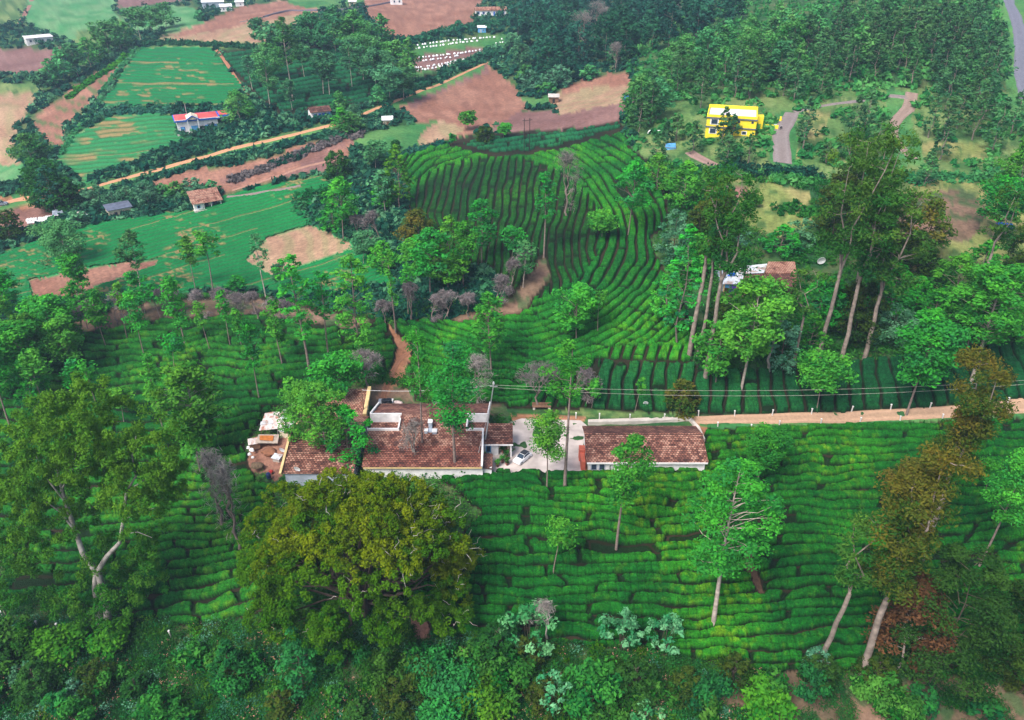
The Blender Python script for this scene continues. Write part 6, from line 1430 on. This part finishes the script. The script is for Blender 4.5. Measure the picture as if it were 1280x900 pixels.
sacks([[(517,58),(540,55),(562,52),(590,49.5),(620,47)],[(519,61.5),(545,58.5),(570,55),(600,51.5)],[(522,73),(545,71),(562,69),(590,65.5),(602,62.5)],[(524,77),(550,74.5),(575,70)],[(514,90),(530,88),(548,85),(570,79.5),(590,72),(603,63)],[(512,86.5),(535,84),(555,81),(575,76)],[(627,47),(627,54)],[(620,55),(636,53)]], 4.0, 'small white sack in the dotted rows of the terraced plot', 'white sacks dotted over the terraced plot', 1.05, .6)
sacks([[(35,280),(45,279),(56,277),(66,276)],[(36,277),(48,275),(58,274),(66,273)],[(66,275),(72,272),(78,269)]], 2.6, 'white sack in the long bright pile beside the red brown earth', 'white sacks piled at the left road bend', 1.15, .3)
for i, (u, v, s) in enumerate([(96,270,3),(101,268,3.4),(106,271,2.8),(110,272,2.4),(90,272,2),(132,273,2),(127,271,1.8)]): lump('rubble_heap', u, v, None, s, s*.7, s*.35, CONC if i % 2 else PLAST, f'pale rubble heap, {ordn(i,7)} of those by the left road bend' if False else 'pale rubble heap between the dark trees and the low hut', 'rubble', 'rubble heaps left of the hut', i)
# dry stone edge above the top brown field
strip('field_wall', [(330,22),(362,14),(400,13.5),(432,12),(470,7),(490,3)], 1.6, (M_road, (.14,.12,.15), (.09,.08,.1)), lift=.9, under=1.0)
strip('field_wall', [(300,28),(318,25),(335,21)], 1.2, (M_road, (.14,.13,.13), (.09,.09,.09)), lift=.5, under=.6)
strip('field_wall', [(375,245),(330,228),(300,236),(283,243)][::-1] if False else [(376,233),(336,240),(300,246),(284,247)], 1.0, (M_road, (.24,.19,.18), (.16,.12,.12)), lift=.5, under=.6)
for o in list(bpy.data.objects):
    if o.name.startswith('field_wall'): del o['kind']; tag(o, {'field_wall':'dark stone wall along the top edge of the large brown field','field_wall.001':'short dark bank at the left end of the stone wall','field_wall.002':'low grey bank between the eroded slope and the emerald beds'}[o.name], 'wall')
# ================================================================ CAMERA, LIGHT, AIR
sc = bpy.context.scene
cam = bpy.data.cameras.new('camera'); co = bpy.data.objects.new('camera', cam); C.objects.link(co)
co.location = (0, 0, CH); co.rotation_euler = (math.radians(60), 0, 0)
cam.sensor_width = 36; cam.lens = 36*F/1280; cam.clip_end = 5000; cam.clip_start = .5
sc.camera = co
w = bpy.data.worlds.new('World'); sc.world = w; w.use_nodes = True
nt = w.node_tree; bg = nt.nodes['Background']; sky = nt.nodes.new('ShaderNodeTexSky'); sky.sky_type = 'NISHITA'; sky.sun_disc = False
SE, SR = math.radians(52), math.radians(-142)
sky.sun_elevation = SE; sky.sun_rotation = SR; sky.air_density = 1.0; sky.dust_density = 5.0; sky.ozone_density = 1
nt.links.new(sky.outputs[0], bg.inputs[0]); bg.inputs[1].default_value = .12
sl = bpy.data.lights.new('sun', 'SUN'); so = bpy.data.objects.new('sun', sl); C.objects.link(so)
sl.energy = 2.2; sl.angle = math.radians(22); sl.color = (1, .95, .87)
import mathutils
d = mathutils.Vector((math.sin(SR)*math.cos(SE), math.cos(SR)*math.cos(SE), math.sin(SE)))
so.rotation_euler = d.to_track_quat('Z', 'Y').to_euler()
hz = MB().box(-1500, 1500, -40, 2600, -90, 330)
m, nt2, N2, L2 = newmat('haze_air'); out = N2('ShaderNodeOutputMaterial'); pv = N2('ShaderNodeVolumePrincipled')
pv.inputs['Color'].default_value = (.50, .72, 1.0, 1); pv.inputs['Density'].default_value = HAZE; pv.inputs['Anisotropy'].default_value = .2
L2(pv.outputs[0], out.inputs['Volume'])
ho = hz.build('haze', m); tag(ho, kind='stuff')
vs = sc.view_settings; vs.view_transform = 'Standard'; vs.look = 'None'; vs.exposure = EXPO; vs.gamma = 1
sc.render.engine = 'CYCLES'
sc.cycles.max_bounces = 5; sc.cycles.diffuse_bounces = 3; sc.cycles.transmission_bounces = 3; sc.cycles.volume_bounces = 0
